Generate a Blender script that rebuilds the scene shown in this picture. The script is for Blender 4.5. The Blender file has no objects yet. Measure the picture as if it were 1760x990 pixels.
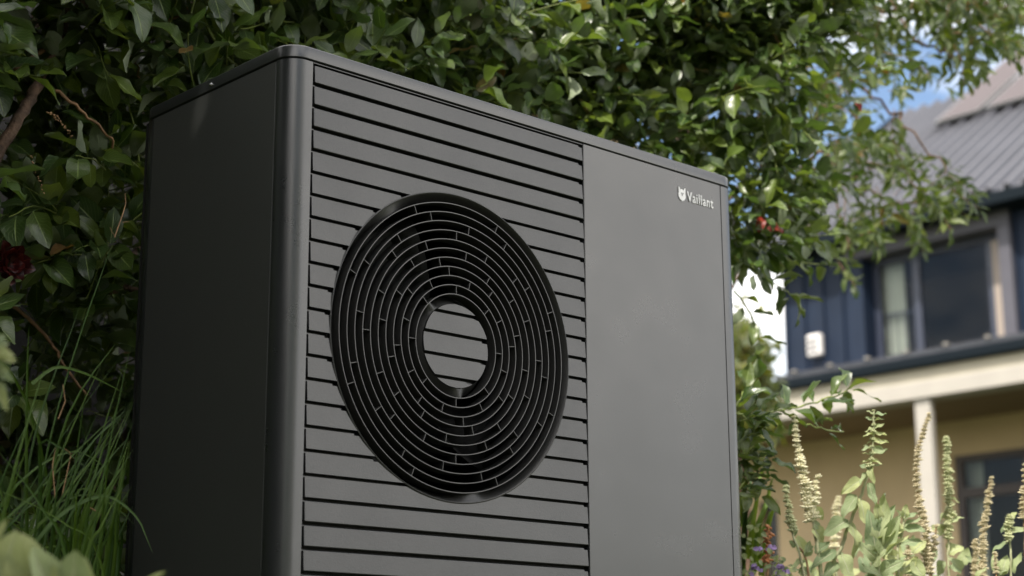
import bpy, bmesh, math, random
import numpy as np
from mathutils import Vector, Matrix, Euler, noise
rad = math.radians
sc = bpy.context.scene
COL = sc.collection
rng = random.Random(7)
nr = np.random.RandomState(11)

# ------------------------------------------------------------------ camera
LB = 1.35                                     # height of the lid's lower edge
CAM = Vector((-1.4732228, -2.1042943, -1.0120012 + LB))
ROT = Euler((1.8121290, 0.0048130, -0.7474377), 'XYZ')
FPX = 2920.325
cd = bpy.data.cameras.new('camera'); cam = bpy.data.objects.new('camera', cd); COL.objects.link(cam)
cam.location = CAM; cam.rotation_euler = ROT
cd.sensor_width = 36; cd.lens = FPX / 1760 * 36
cd.clip_start = 0.05; cd.clip_end = 2000
cd.dof.use_dof = True; cd.dof.focus_distance = 2.9; cd.dof.aperture_fstop = 4.1
cd.dof.aperture_blades = 0
sc.camera = cam
RM = ROT.to_matrix()

# ------------------------------------------------------------------ light
SUN_EL, SUN_AZ = rad(52), rad(-106)             # azimuth from +y towards +x
w = bpy.data.worlds.new('World'); sc.world = w; w.use_nodes = True
nt = w.node_tree; nt.nodes.clear()
wo = nt.nodes.new('ShaderNodeOutputWorld'); bg = nt.nodes.new('ShaderNodeBackground')
sky = nt.nodes.new('ShaderNodeTexSky'); sky.sky_type = 'NISHITA'; sky.sun_disc = False
sky.sun_elevation = SUN_EL; sky.sun_rotation = SUN_AZ; sky.air_density = 1.0; sky.dust_density = 1.6; sky.ozone_density = 1.3
bg.inputs['Strength'].default_value = 0.10
nt.links.new(bg.outputs[0], wo.inputs[0])
# broken white cloud over the whole sky
tc = nt.nodes.new('ShaderNodeTexCoord'); mp = nt.nodes.new('ShaderNodeMapping'); mp.inputs['Scale'].default_value = (1, 1, 2.2)
cn = nt.nodes.new('ShaderNodeTexNoise'); cn.inputs['Scale'].default_value = 2.6; cn.inputs['Detail'].default_value = 6; cn.inputs['Roughness'].default_value = .55
cr = nt.nodes.new('ShaderNodeValToRGB'); cr.color_ramp.elements[0].position = .40; cr.color_ramp.elements[1].position = .55
cm = nt.nodes.new('ShaderNodeMix'); cm.data_type = 'RGBA'
nt.links.new(tc.outputs['Generated'], mp.inputs[0]); nt.links.new(mp.outputs[0], cn.inputs['Vector'])
nt.links.new(cn.outputs[0], cr.inputs[0]); nt.links.new(cr.outputs[0], cm.inputs[0])
nt.links.new(sky.outputs[0], cm.inputs[6]); cm.inputs[7].default_value = (15, 14.4, 13.6, 1)
nt.links.new(cm.outputs[2], bg.inputs[0])
sl = bpy.data.lights.new('sun', 'SUN'); sl.energy = 3.4; sl.angle = rad(0.55); sl.color = (1, .94, .84)
so = bpy.data.objects.new('sun', sl); COL.objects.link(so)
sdir = Vector((math.sin(SUN_AZ) * math.cos(SUN_EL), math.cos(SUN_AZ) * math.cos(SUN_EL), math.sin(SUN_EL)))
so.rotation_euler = sdir.to_track_quat('Z', 'Y').to_euler(); so.location = (4, 2, 8)
sc.view_settings.view_transform = 'Standard'; sc.view_settings.look = 'None'
sc.view_settings.gamma = 1; sc.view_settings.exposure = 1.05
sc.cycles.max_bounces = 8; sc.cycles.transparent_max_bounces = 12
sc.cycles.sample_clamp_indirect = 6

# ------------------------------------------------------------------ helpers
def ray(u, v):
    return RM @ Vector((u - 880, -(v - 495), -FPX))
def at(u, v, x=None, y=None, z=None, dist=None, plane=None):
    """the world point seen at photo pixel (u,v) on the plane x=, y=, z= or at a distance"""
    d = ray(u, v)
    if x is not None: s = (x - CAM.x) / d.x
    elif y is not None: s = (y - CAM.y) / d.y
    elif z is not None: s = (z - CAM.z) / d.z
    elif plane is not None: s = (plane[0] - CAM).dot(plane[1]) / d.dot(plane[1])
    else: s = dist / d.length
    return CAM + d * s
RMT = np.array(RM.transposed())
def project(P):
    q = (np.asarray(P) - np.array(CAM)) @ RMT.T
    return 880 + FPX * q[:, 0] / -q[:, 2], 495 - FPX * q[:, 1] / -q[:, 2], -q[:, 2]

def mesh_obj(name, me, mat=None, parent=None):
    o = bpy.data.objects.new(name, me); COL.objects.link(o)
    if mat is not None and not me.materials: me.materials.append(mat)
    if parent is not None: o.parent = parent
    return o
def obj(name, bm, mat, parent=None, smooth=False, angle=None):
    me = bpy.data.meshes.new(name)
    bmesh.ops.recalc_face_normals(bm, faces=bm.faces)
    if smooth:
        for f in bm.faces: f.smooth = True
        if angle:
            for e in bm.edges:
                if len(e.link_faces) == 2 and e.calc_face_angle(0) > rad(angle): e.smooth = False
    bm.to_mesh(me); bm.free()
    return mesh_obj(name, me, mat, parent)
def tag(o, label=None, cat=None, group=None, kind=None):
    if label: o['label'] = label
    if cat: o['category'] = cat
    if group: o['group'] = group
    if kind: o['kind'] = kind
    return o
def empty(name, loc, label, cat, group=None):
    o = bpy.data.objects.new(name, None); COL.objects.link(o); o.location = loc
    o.empty_display_size = .1
    return tag(o, label, cat, group)
def box(bm, a, b):
    x0, y0, z0 = a; x1, y1, z1 = b
    vs = [bm.verts.new(p) for p in ((x0, y0, z0), (x1, y0, z0), (x1, y1, z0), (x0, y1, z0), (x0, y0, z1), (x1, y0, z1), (x1, y1, z1), (x0, y1, z1))]
    for q in ((0, 3, 2, 1), (4, 5, 6, 7), (0, 1, 5, 4), (1, 2, 6, 5), (2, 3, 7, 6), (3, 0, 4, 7)):
        bm.faces.new([vs[i] for i in q])
    return bm
def hexa(bm, pts):
    vs = [bm.verts.new(p) for p in pts]
    for q in ((0, 3, 2, 1), (4, 5, 6, 7), (0, 1, 5, 4), (1, 2, 6, 5), (2, 3, 7, 6), (3, 0, 4, 7)):
        bm.faces.new([vs[i] for i in q])
    return bm
def slabq(bm, q, off):
    """a quad q (4 points) thickened by the vector off"""
    return hexa(bm, [Vector(p) for p in q] + [Vector(p) + Vector(off) for p in q])
def prism(bm, poly, axis, a, b):
    """poly of 2D points extruded along axis from a to b"""
    def P(p, t):
        if axis == 'y': return (p[0], t, p[1])
        if axis == 'z': return (p[0], p[1], t)
        return (t, p[0], p[1])
    A = [bm.verts.new(P(p, a)) for p in poly]; B = [bm.verts.new(P(p, b)) for p in poly]
    bm.faces.new(A); bm.faces.new(B[::-1])
    n = len(poly)
    for i in range(n): bm.faces.new((A[i], B[i], B[(i + 1) % n], A[(i + 1) % n]))
    return bm
def tube(bm, pts, radii, n=6):
    pts = [Vector(p) for p in pts]; rings = []
    up = Vector((.13, .21, 1)).normalized()
    for i, p in enumerate(pts):
        t = (pts[min(i + 1, len(pts) - 1)] - pts[max(i - 1, 0)]).normalized()
        a = t.cross(up)
        if a.length < .05: a = t.cross(Vector((1, 0, 0)))
        a.normalize(); b = t.cross(a); r = radii[i] if hasattr(radii, '__len__') else radii
        rings.append([bm.verts.new(p + (a * math.cos(k * math.tau / n) + b * math.sin(k * math.tau / n)) * r) for k in range(n)])
    for i in range(len(rings) - 1):
        for k in range(n): bm.faces.new((rings[i][k], rings[i][(k + 1) % n], rings[i + 1][(k + 1) % n], rings[i + 1][k]))
    bm.faces.new(rings[0][::-1]); bm.faces.new(rings[-1])
    return bm
def bevel(o, wd, seg=2, ang=35):
    m = o.modifiers.new('bevel', 'BEVEL'); m.width = wd; m.segments = seg; m.limit_method = 'ANGLE'; m.angle_limit = rad(ang)
    for p in o.data.polygons: p.use_smooth = True
    m.harden_normals = True
    return o
def np_mesh(name, V, F, mat, tint=None, uv=None, smooth=True):
    me = bpy.data.meshes.new(name)
    me.vertices.add(len(V)); me.vertices.foreach_set('co', V.astype(np.float32).ravel())
    k = F.shape[1]
    me.loops.add(F.size); me.loops.foreach_set('vertex_index', F.astype(np.int32).ravel())
    me.polygons.add(len(F)); me.polygons.foreach_set('loop_start', np.arange(0, F.size, k, dtype=np.int32))
    me.polygons.foreach_set('loop_total', np.full(len(F), k, dtype=np.int32))
    if smooth: me.polygons.foreach_set('use_smooth', np.ones(len(F), dtype=bool))
    if uv is not None:
        l = me.uv_layers.new(name='UVMap'); l.data.foreach_set('uv', uv[F.ravel()].astype(np.float32).ravel())
    if tint is not None:
        a = me.attributes.new('tint', 'FLOAT', 'POINT'); a.data.foreach_set('value', tint.astype(np.float32))
    me.update(); me.validate()
    if mat: me.materials.append(mat)
    return me

# ------------------------------------------------------------------ materials
def nodes(name):
    m = bpy.data.materials.new(name); m.use_nodes = True
    t = m.node_tree; b = t.nodes['Principled BSDF']
    return m, t, b
def mat(name, col, rough=.6, metal=0, spec=.5, var=0, vscale=3, bump=0, bscale=50, bdist=.002, detail=4, coat=0):
    m, t, b = nodes(name)
    b.inputs['Base Color'].default_value = (*col, 1); b.inputs['Roughness'].default_value = rough
    b.inputs['Metallic'].default_value = metal; b.inputs['Specular IOR Level'].default_value = spec
    b.inputs['Coat Weight'].default_value = coat
    tc = t.nodes.new('ShaderNodeTexCoord')
    if var:
        n = t.nodes.new('ShaderNodeTexNoise'); n.inputs['Scale'].default_value = vscale; n.inputs['Detail'].default_value = detail
        t.links.new(tc.outputs['Object'], n.inputs['Vector'])
        r = t.nodes.new('ShaderNodeValToRGB')
        r.color_ramp.elements[0].position = .3; r.color_ramp.elements[1].position = .7
        r.color_ramp.elements[0].color = (*[c * (1 - var) for c in col], 1); r.color_ramp.elements[1].color = (*[min(1, c * (1 + var)) for c in col], 1)
        t.links.new(n.outputs[0], r.inputs[0]); t.links.new(r.outputs[0], b.inputs['Base Color'])
    if bump:
        n2 = t.nodes.new('ShaderNodeTexNoise'); n2.inputs['Scale'].default_value = bscale; n2.inputs['Detail'].default_value = 3
        t.links.new(tc.outputs['Object'], n2.inputs['Vector'])
        bp = t.nodes.new('ShaderNodeBump'); bp.inputs['Strength'].default_value = bump; bp.inputs['Distance'].default_value = bdist
        t.links.new(n2.outputs[0], bp.inputs['Height']); t.links.new(bp.outputs[0], b.inputs['Normal'])
    return m
def paint(name, col, rough, spec, grain, dust=.12):
    """powder-coated casing: fine grain, faint dust and smudges in the gloss"""
    m, t, b = nodes(name)
    b.inputs['Specular IOR Level'].default_value = spec
    tc = t.nodes.new('ShaderNodeTexCoord')
    n = t.nodes.new('ShaderNodeTexNoise'); n.inputs['Scale'].default_value = 7; n.inputs['Detail'].default_value = 7; n.inputs['Roughness'].default_value = .62
    t.links.new(tc.outputs['Object'], n.inputs['Vector'])
    r = t.nodes.new('ShaderNodeMapRange'); r.inputs[1].default_value = .3; r.inputs[2].default_value = .7
    r.inputs[3].default_value = rough - .035; r.inputs[4].default_value = rough + .045
    t.links.new(n.outputs[0], r.inputs[0]); t.links.new(r.outputs[0], b.inputs['Roughness'])
    g = t.nodes.new('ShaderNodeTexNoise'); g.inputs['Scale'].default_value = 480; g.inputs['Detail'].default_value = 3
    t.links.new(tc.outputs['Object'], g.inputs['Vector'])
    mr = t.nodes.new('ShaderNodeMapRange'); mr.inputs[1].default_value = .3; mr.inputs[2].default_value = .7
    mr.inputs[3].default_value = 1 - dust; mr.inputs[4].default_value = 1 + dust
    t.links.new(g.outputs[0], mr.inputs[0])
    mx = t.nodes.new('ShaderNodeVectorMath'); mx.operation = 'SCALE'; mx.inputs[0].default_value = col
    t.links.new(mr.outputs[0], mx.inputs['Scale']); t.links.new(mx.outputs[0], b.inputs['Base Color'])
    bp = t.nodes.new('ShaderNodeBump'); bp.inputs['Strength'].default_value = grain; bp.inputs['Distance'].default_value = .0006
    t.links.new(g.outputs[0], bp.inputs['Height']); t.links.new(bp.outputs[0], b.inputs['Normal'])
    return m
def leafmat(name, top, back, vein, tcol=(2.9, 2.8, 1.0), rough=.32, trans=.3, dead=None, veinw=.035, nside=9, bumpy=.35, coat=0, lo=(.55, .62, .7), hi=(1.9, 1.5, .9), spec=.5):
    """two-sided leaf: glossy upper face, dull pale underside, midrib and side veins from UV, tint per leaf"""
    m, t, b = nodes(name); L = t.links.new; N = t.nodes.new
    out = t.nodes['Material Output']
    uv = N('ShaderNodeUVMap'); uv.uv_map = 'UVMap'
    sep = N('ShaderNodeSeparateXYZ'); L(uv.outputs[0], sep.inputs[0])      # x: across -1..1 stored 0..1, y along
    a = N('ShaderNodeMath'); a.operation = 'SUBTRACT'; a.inputs[1].default_value = .5; L(sep.outputs[0], a.inputs[0])
    ab = N('ShaderNodeMath'); ab.operation = 'ABSOLUTE'; L(a.outputs[0], ab.inputs[0])
    mid = N('ShaderNodeMapRange'); mid.inputs[1].default_value = veinw * .4; mid.inputs[2].default_value = veinw; mid.inputs[3].default_value = 1; mid.inputs[4].default_value = 0
    L(ab.outputs[0], mid.inputs[0])
    s1 = N('ShaderNodeMath'); s1.operation = 'MULTIPLY'; s1.inputs[1].default_value = -.8; L(ab.outputs[0], s1.inputs[0])
    s2 = N('ShaderNodeMath'); s2.operation = 'ADD'; L(s1.outputs[0], s2.inputs[0]); L(sep.outputs[1], s2.inputs[1])
    s3 = N('ShaderNodeMath'); s3.operation = 'MULTIPLY'; s3.inputs[1].default_value = nside * math.tau; L(s2.outputs[0], s3.inputs[0])
    s4 = N('ShaderNodeMath'); s4.operation = 'SINE'; L(s3.outputs[0], s4.inputs[0])
    sv = N('ShaderNodeMapRange'); sv.inputs[1].default_value = .82; sv.inputs[2].default_value = 1; sv.inputs[4].default_value = .38; L(s4.outputs[0], sv.inputs[0])
    vm = N('ShaderNodeMath'); vm.operation = 'MAXIMUM'; L(mid.outputs[0], vm.inputs[0]); L(sv.outputs[0], vm.inputs[1])
    at_ = N('ShaderNodeAttribute'); at_.attribute_name = 'tint'
    oi = N('ShaderNodeObjectInfo')
    ad = N('ShaderNodeMath'); ad.operation = 'ADD'; L(at_.outputs['Fac'], ad.inputs[0]); L(oi.outputs['Random'], ad.inputs[1])
    fr = N('ShaderNodeMath'); fr.operation = 'FRACT'; L(ad.outputs[0], fr.inputs[0])
    ramp = N('ShaderNodeValToRGB'); e = ramp.color_ramp.elements
    e[0].position = 0; e[0].color = (top[0] * lo[0], top[1] * lo[1], top[2] * lo[2], 1); b.inputs['Specular IOR Level'].default_value = spec
    e[1].position = .93; e[1].color = (top[0] * hi[0], top[1] * hi[1], top[2] * hi[2], 1)
    k = e.new(.45); k.color = (*top, 1)
    if dead:
        k = e.new(.982); k.color = (top[0] * 2, top[1] * 1.5, top[2], 1); k = e.new(.992); k.color = (*dead, 1)
    L(fr.outputs[0], ramp.inputs[0])
    mv = N('ShaderNodeMix'); mv.data_type = 'RGBA'; L(vm.outputs[0], mv.inputs[0]); L(ramp.outputs[0], mv.inputs[6]); mv.inputs[7].default_value = (*vein, 1)
    geo = N('ShaderNodeNewGeometry')
    bk = N('ShaderNodeMix'); bk.data_type = 'RGBA'; L(geo.outputs['Backfacing'], bk.inputs[0]); L(mv.outputs[2], bk.inputs[6])
    bv = N('ShaderNodeMix'); bv.data_type = 'RGBA'; bv.inputs[0].default_value = .25; bv.inputs[6].default_value = (*back, 1); L(mv.outputs[2], bv.inputs[7])
    L(bv.outputs[2], bk.inputs[7]); L(bk.outputs[2], b.inputs['Base Color'])
    rr = N('ShaderNodeMapRange'); rr.inputs[3].default_value = rough; rr.inputs[4].default_value = min(.9, rough + .3); L(geo.outputs['Backfacing'], rr.inputs[0]); L(rr.outputs[0], b.inputs['Roughness'])
    b.inputs['Coat Weight'].default_value = coat
    tco = N('ShaderNodeTexCoord'); nz = N('ShaderNodeTexNoise'); nz.inputs['Scale'].default_value = 5; L(uv.outputs[0], nz.inputs['Vector'])
    hs = N('ShaderNodeMath'); hs.operation = 'SUBTRACT'; L(nz.outputs[0], hs.inputs[0]); L(vm.outputs[0], hs.inputs[1])
    bp = N('ShaderNodeBump'); bp.inputs['Strength'].default_value = bumpy; bp.inputs['Distance'].default_value = .002; L(hs.outputs[0], bp.inputs['Height']); L(bp.outputs[0], b.inputs['Normal'])
    tr = N('ShaderNodeBsdfTranslucent'); hb = N('ShaderNodeMix'); hb.data_type = 'RGBA'; hb.blend_type = 'MULTIPLY'; hb.inputs[0].default_value = 1
    L(ramp.outputs[0], hb.inputs[6]); hb.inputs[7].default_value = (*tcol, 1); L(hb.outputs[2], tr.inputs['Color'])
    ms = N('ShaderNodeMixShader'); ms.inputs[0].default_value = trans; L(b.outputs[0], ms.inputs[1]); L(tr.outputs[0], ms.inputs[2]); L(ms.outputs[0], out.inputs[0])
    return m

M = {}
M['case'] = paint('casing_paint', (.024, .026, .027), .29, .92, .08)
M['side'] = paint('side_paint', (.056, .058, .056), .42, .5, .2)
M['slat'] = paint('slat_plastic', (.019, .020, .0205), .33, .72, .4, .2)
M['grille'] = paint('grille_plastic', (.028, .028, .027), .45, .5, .2)
M['ringdark'] = mat('fan_plastic', (.006, .006, .006), .55, spec=.3)
M['ring'] = paint('ring_plastic', (.026, .026, .025), .34, .85, .1)
M['dark'] = mat('inner_dark', (.008, .008, .008), .8)
M['logo'] = mat('logo_white', (.80, .80, .80), .35)
M['steel'] = mat('screw_steel', (.5, .5, .5), .25, 1)
M['concrete'] = mat('concrete', (.32, .31, .29), .85, var=.2, vscale=6, bump=.5, bscale=80)
M['soil'] = mat('soil_and_turf', (.06, .07, .03), .95, var=.5, vscale=2.5, bump=.8, bscale=25, bdist=.02)
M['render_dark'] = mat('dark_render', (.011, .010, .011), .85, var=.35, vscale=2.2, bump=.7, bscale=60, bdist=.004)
M['bark'] = mat('bark', (.10, .060, .038), .85, var=.5, vscale=40, bump=1, bscale=120, bdist=.004)
M['twig'] = mat('twig_bark', (.20, .11, .05), .7, var=.4, vscale=60, bump=.5, bscale=200)
M['greenstem'] = mat('green_stem', (.16, .20, .04), .5, var=.3, vscale=30)
M['leaf'] = leafmat('shrub_leaf', (.044, .080, .019), (.24, .28, .19), (.22, .29, .09), rough=.32, trans=.24, spec=.6, dead=(.12, .06, .02))
M['oleaf'] = leafmat('slender_leaf', (.036, .064, .014), (.13, .16, .07), (.2, .24, .08), rough=.42, trans=.3, dead=(.2, .1, .03))
M['farleaf'] = leafmat('far_leaf', (.06, .08, .025), (.12, .14, .06), (.2, .22, .08), rough=.5, trans=.35)
M['wool'] = leafmat('woolly_leaf', (.34, .40, .22), (.48, .51, .38), (.52, .55, .36), tcol=(1.1, 1.15, .75), lo=(.68, .75, .75), hi=(1.25, 1.15, 1.0), spec=.25, rough=.75, trans=.3, veinw=.05, nside=7, bumpy=.8)
M['redleaf'] = leafmat('red_leaf', (.028, .003, .004), (.10, .02, .02), (.2, .04, .03), rough=.4, trans=.25)
M['blade'] = leafmat('grass_blade', (.034, .078, .010), (.06, .10, .02), (.07, .13, .02), spec=.3, rough=.5, trans=.25, veinw=.06, nside=0, bumpy=.1)
M['strap'] = leafmat('strap_leaf', (.07, .13, .035), (.10, .16, .06), (.1, .18, .05), rough=.5, trans=.25, veinw=.05, nside=0, bumpy=.1)
M['drystem'] = mat('dry_stem', (.30, .18, .09), .8, var=.3, vscale=80)
M['whorl'] = mat('whorl_bracts', (.72, .66, .46), .85, var=.45, vscale=90)
M['whorlg'] = mat('green_whorl_bracts', (.46, .48, .28), .85, var=.45, vscale=90)
M['whorld'] = mat('dry_whorl_bracts', (.50, .44, .29), .85, var=.45, vscale=90)
M['woolstem'] = mat('woolly_stem', (.36, .37, .22), .8, var=.25, vscale=60)
M['redbright'] = leafmat('bright_red_leaf', (.13, .013, .010), (.12, .02, .015), (.5, .1, .05), tcol=(1.3, .5, .4), rough=.4, trans=.25)
M['purple'] = mat('purple_petal', (.25, .17, .36), .6, var=.3, vscale=60)
M['rust'] = mat('rusty_seed_head', (.42, .17, .07), .8, var=.3, vscale=60)
M['pinkwhite'] = mat('pale_petal', (.55, .50, .40), .7, var=.2, vscale=40)
# ------------------------------------------------------------------ the heat pump
W, D = 1.10, 0.45
AF, RA = .0468, .0363                # corner column: along the front, along the side
XB = .6631; PIT = .0371; CX, CZ, RL = .3545, LB - .4255, .2623
ZB = LB - .945
NSL = 25
hp = empty('heat_pump', (0, 0, 0), 'dark grey outdoor heat pump with a round ringed fan grille', 'heat pump')

def round_rect(x0, y0, x1, y1, r, n=8):
    pts = []
    for cx, cy, a0 in ((x1 - r, y1 - r, 0), (x0 + r, y1 - r, 90), (x0 + r, y0 + r, 180), (x1 - r, y0 + r, 270)):
        for k in range(n + 1):
            a = rad(a0 + 90 * k / n); pts.append((cx + r * math.cos(a), cy + r * math.sin(a)))
    return pts
# lid
bm = bmesh.new()
def rr_ring(bm, x0, y0, x1, y1, r, z, n=10): return [bm.verts.new((p[0], p[1], z)) for p in round_rect(x0, y0, x1, y1, r, n)]
o_ = .0012
prof = [(.004, LB + .0016), (0, LB + .0022), (-o_, LB + .0032), (-o_, LB + .0205), (-o_ + .0008, LB + .0226), (.0015, LB + .0238), (.008, LB + .0248)]
rings = [rr_ring(bm, d, d, W - d, D - d, .037 - d, z) for d, z in prof]
for i in range(len(rings) - 1):
    n = len(rings[i])
    for k in range(n): bm.faces.new((rings[i][k], rings[i][(k + 1) % n], rings[i + 1][(k + 1) % n], rings[i + 1][k]))
bm.faces.new(rings[-1]); bm.faces.new(rings[0][::-1])
lid = obj('lid', bm, M['case'], hp, True, 50)
# inner body (just behind the panels), dark so the joints read as joints
bm = bmesh.new(); box(bm, (.006, .0195, ZB), (.022, D - .006, LB)); box(bm, (.022, D - .03, ZB), (W - .006, D - .006, LB)); box(bm, (W - .022, .0195, ZB), (W - .006, D - .03, LB))
box(bm, (.022, .0195, LB - .03), (W - .022, D - .03, LB)); box(bm, (.022, .0195, ZB), (W - .022, D - .03, ZB + .03))
obj('inner_frame', bm, M['dark'], hp)
# corner columns
def column(x_in, y_in, mx, my):
    """section from the front seam round the corner to the side seam; mx,my mirror"""
    r = .0345; t = .008; pts = []
    fx, sy = x_in, y_in
    outer = [(fx, 0)] + [(r - r * math.sin(a), r - r * math.cos(a)) for a in [rad(90 * k / 14) for k in range(15)]] + [(0, sy)]
    inner = [(t, sy)] + [(r - (r - t) * math.sin(a), r - (r - t) * math.cos(a)) for a in [rad(90 * (14 - k) / 14) for k in range(15)]] + [(fx, t)]
    pts = outer + inner
    return [(W - p[0] if mx else p[0], D - p[1] if my else p[1]) for p in pts]
for mx, my, fx, sy in ((0, 0, AF - .0007, RA - .0006), (1, 0, AF - .0007, RA - .0006), (0, 1, AF, .0405 - .0007), (1, 1, AF, .0405 - .0007)):
    bm = bmesh.new(); prism(bm, column(fx, sy, mx, my), 'z', ZB, LB - .0006)
    obj('corner_column', bm, M['case'], hp, True, 40)
# side panels with folded, slightly proud light edge
YS0, YS1 = RA + .0007, D - .0405
for sx in (0, 1):
    bm = bmesh.new()
    X = lambda d: W - d if sx else d
    prof = [(.0008, YS0 + .0002), (.0, YS0 + .0011), (.0, YS1 - .0011), (.0008, YS1 - .0002), (.006, YS1), (.006, YS0)]
    prism(bm, [(X(a), b) for a, b in prof], 'z', ZB, LB - .0008)
    s = obj('side_panel', bm, M['side'], hp)
bm = bmesh.new(); box(bm, (AF + .001, D - .0055, ZB), (W - AF - .001, D, LB - .001)); obj('back_panel', bm, M['side'], hp)
# screws in the lid's left side
for yy in (.2254,):
    bm = bmesh.new()
    for r0, x0, x1 in ((.0042, .0015, -.0022), (.0016, -.0022, -.0028)):
        bmesh.ops.create_cone(bm, cap_ends=True, segments=14, radius1=r0, radius2=r0 * .8, depth=abs(x1 - x0), matrix=Matrix.Translation(((x0 + x1) / 2 - .0012, yy, LB + .0115)) @ Matrix.Rotation(rad(-90), 4, 'Y'))
    obj('screw', bm, M['steel'], hp, True, 40)
# right front panel
bm = bmesh.new(); x0, x1 = XB + .0008, W - AF - .0007
prism(bm, [(x0, .0012), (x0 + .0012, 0), (x1 - .0012, 0), (x1, .0012), (x1, .018), (x0, .018)], 'z', ZB, LB - .0004)
bm.faces.ensure_lookup_table(); pan = obj('front_panel', bm, M['case'], hp)
# grille-side frame: strip under the lid and backing behind the slats
bm = bmesh.new(); box(bm, (AF + .0008, .0006, LB - .0020), (XB - .0012, .016, LB - .0006)); obj('top_strip', bm, M['slat'], hp)
# backing plate with a round hole
bm = bmesh.new(); n = 96
hole = [bm.verts.new((CX + RL * 1.002 * math.cos(k * math.tau / n), .0125, CZ + RL * 1.002 * math.sin(k * math.tau / n))) for k in range(n)]
def rect_pt(a, x0, x1, z0, z1):
    c, s = math.cos(a), math.sin(a); t = 9
    if c > 1e-9: t = min(t, (x1 - CX) / c)
    if c < -1e-9: t = min(t, (x0 - CX) / c)
    if s > 1e-9: t = min(t, (z1 - CZ) / s)
    if s < -1e-9: t = min(t, (z0 - CZ) / s)
    return (CX + c * t, .0125, CZ + s * t)
outr = [bm.verts.new(rect_pt(k * math.tau / n, AF + .0005, XB + .0005, ZB, LB - .004)) for k in range(n)]
for k in range(n): bm.faces.new((hole[k], hole[(k + 1) % n], outr[(k + 1) % n], outr[k]))
obj('slat_backing', bm, M['dark'], hp)
# slats ------------------------------------------------------------
GAP = .0052; XL0 = AF + .0042; XR0 = XB - .0009
def arc_x(z, side, R): return CX + side * math.sqrt(max(0, R * R - (z - CZ) ** 2))
def notch(poly_z1, x): return [(x, poly_z1 - .0028), (x - .0085, poly_z1 - .0028), (x - .0095, poly_z1)]
TILT = .0022
def tilt(z):      # every slat leans back a little towards its upper edge, like a louvre
    return TILT * max(0, min(1, (z - z0) / (z1 - z0)))
def add_slat(poly, parent, y0=.0, mt='slat', bv=True):
    bm = bmesh.new(); prism(bm, poly, 'y', y0, y0 + .011)
    for v_ in bm.verts:
        if v_.co.y < y0 + .001: v_.co.y = y0 + tilt(v_.co.z)
    bmesh.ops.triangulate(bm, faces=[f for f in bm.faces if len(f.verts) > 4])
    s = obj('slat', bm, M[mt], parent)
    if bv: bevel(s, .0016, 3, 40)
    return s
RO = RL + .0
for k in range(NSL):
    z1 = LB + .0005 - k * PIT - GAP / 2 - (.0024 if k == 0 else 0); z0 = LB + .0005 - (k + 1) * PIT + GAP / 2
    if z0 < ZB + .01: break
    in1, in0 = abs(z1 - CZ) < RO, abs(z0 - CZ) < RO
    zs = [z0 + (z1 - z0) * i / 7 for i in range(8)]
    if in1 and in0:
        xl = [(arc_x(z, -1, RO), z) for z in zs]
        ztop = z1; xe = xl[-1][0]
        P = [(XL0, z0)] + xl[:-1]
        xc_ = arc_x(z1 - .0028, -1, RO); P += [(xc_, z1 - .0028), (xe - .0105, z1 - .0028), (xe - .0115, z1), (XL0, z1)]
        add_slat(P, hp)
        xr = [(arc_x(z, 1, RO), z) for z in zs]
        add_slat([(XR0, z0)] + notch(z1, XR0) + xr[::-1], hp)
    elif not in1 and not in0:
        add_slat([(XL0, z0), (XR0, z0)] + notch(z1, XR0) + [(XL0, z1)], hp)
    else:          # the circle's top or bottom bites one long edge
        ze = z0 if in0 else z1; sg = 1 if in0 else -1
        h = math.sqrt(RO ** 2 - (ze - CZ) ** 2); n_ = 30
        xs_ = [XL0] + [CX - h + 2 * h * i / n_ for i in range(n_ + 1)] + [XR0 - .0095, XR0 - .0085, XR0]
        lo = [z0] * len(xs_); hi = [z1] * len(xs_)
        for i in range(1, n_ + 2):
            za = CZ + sg * math.sqrt(max(0, RO ** 2 - (xs_[i] - CX) ** 2))
            if in0: lo[i] = max(z0, za)
            else: hi[i] = min(z1, za)
        hi[-1] -= .0028; hi[-2] -= .0028
        bm = bmesh.new(); cols = []
        for i, xx in enumerate(xs_): cols.append([bm.verts.new((xx, tilt(lo[i]), lo[i])), bm.verts.new((xx, tilt(hi[i]), hi[i])), bm.verts.new((xx, .011, hi[i])), bm.verts.new((xx, .011, lo[i]))])
        for i in range(len(cols) - 1):
            for j in range(4): bm.faces.new((cols[i][j], cols[i][(j + 1) % 4], cols[i + 1][(j + 1) % 4], cols[i + 1][j]))
        bm.faces.new(cols[0][::-1]); bm.faces.new(cols[-1]); obj('slat', bm, M['slat'], hp)
    # the little bridge between column and panel at each joint
# vertical lip at the left of the slats with bridges
bm = bmesh.new()
for k in range(NSL):
    zc = LB + .0005 - (k + 1) * PIT - GAP * .72
    box(bm, (AF - .0008, .0012, zc - .0009), (XL0 + .0002, .006, zc + .0009))
tag(obj('slat_bridges', bm, M['slat'], hp), kind='stuff')

# fan grille ---------------------------------------------------------
gr = mesh_obj('fan_grille', bpy.data.meshes.new('fan_grille'), None, hp)
def lathe(bm, prof, n=160, a0=0, a1=math.tau, closed=True):
    """prof of (radius, y) swept round the fan axis"""
    m = n if closed else n + 1; R = []
    for k in range(m):
        a = a0 + (a1 - a0) * k / n; R.append([bm.verts.new((CX + r * math.cos(a), y, CZ + r * math.sin(a))) for r, y in prof])
    for k in range(m if closed else n):
        A, B = R[k], R[(k + 1) % m]
        for i in range(len(prof) - 1): bm.faces.new((A[i], A[i + 1], B[i + 1], B[i]))
    return R
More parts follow.
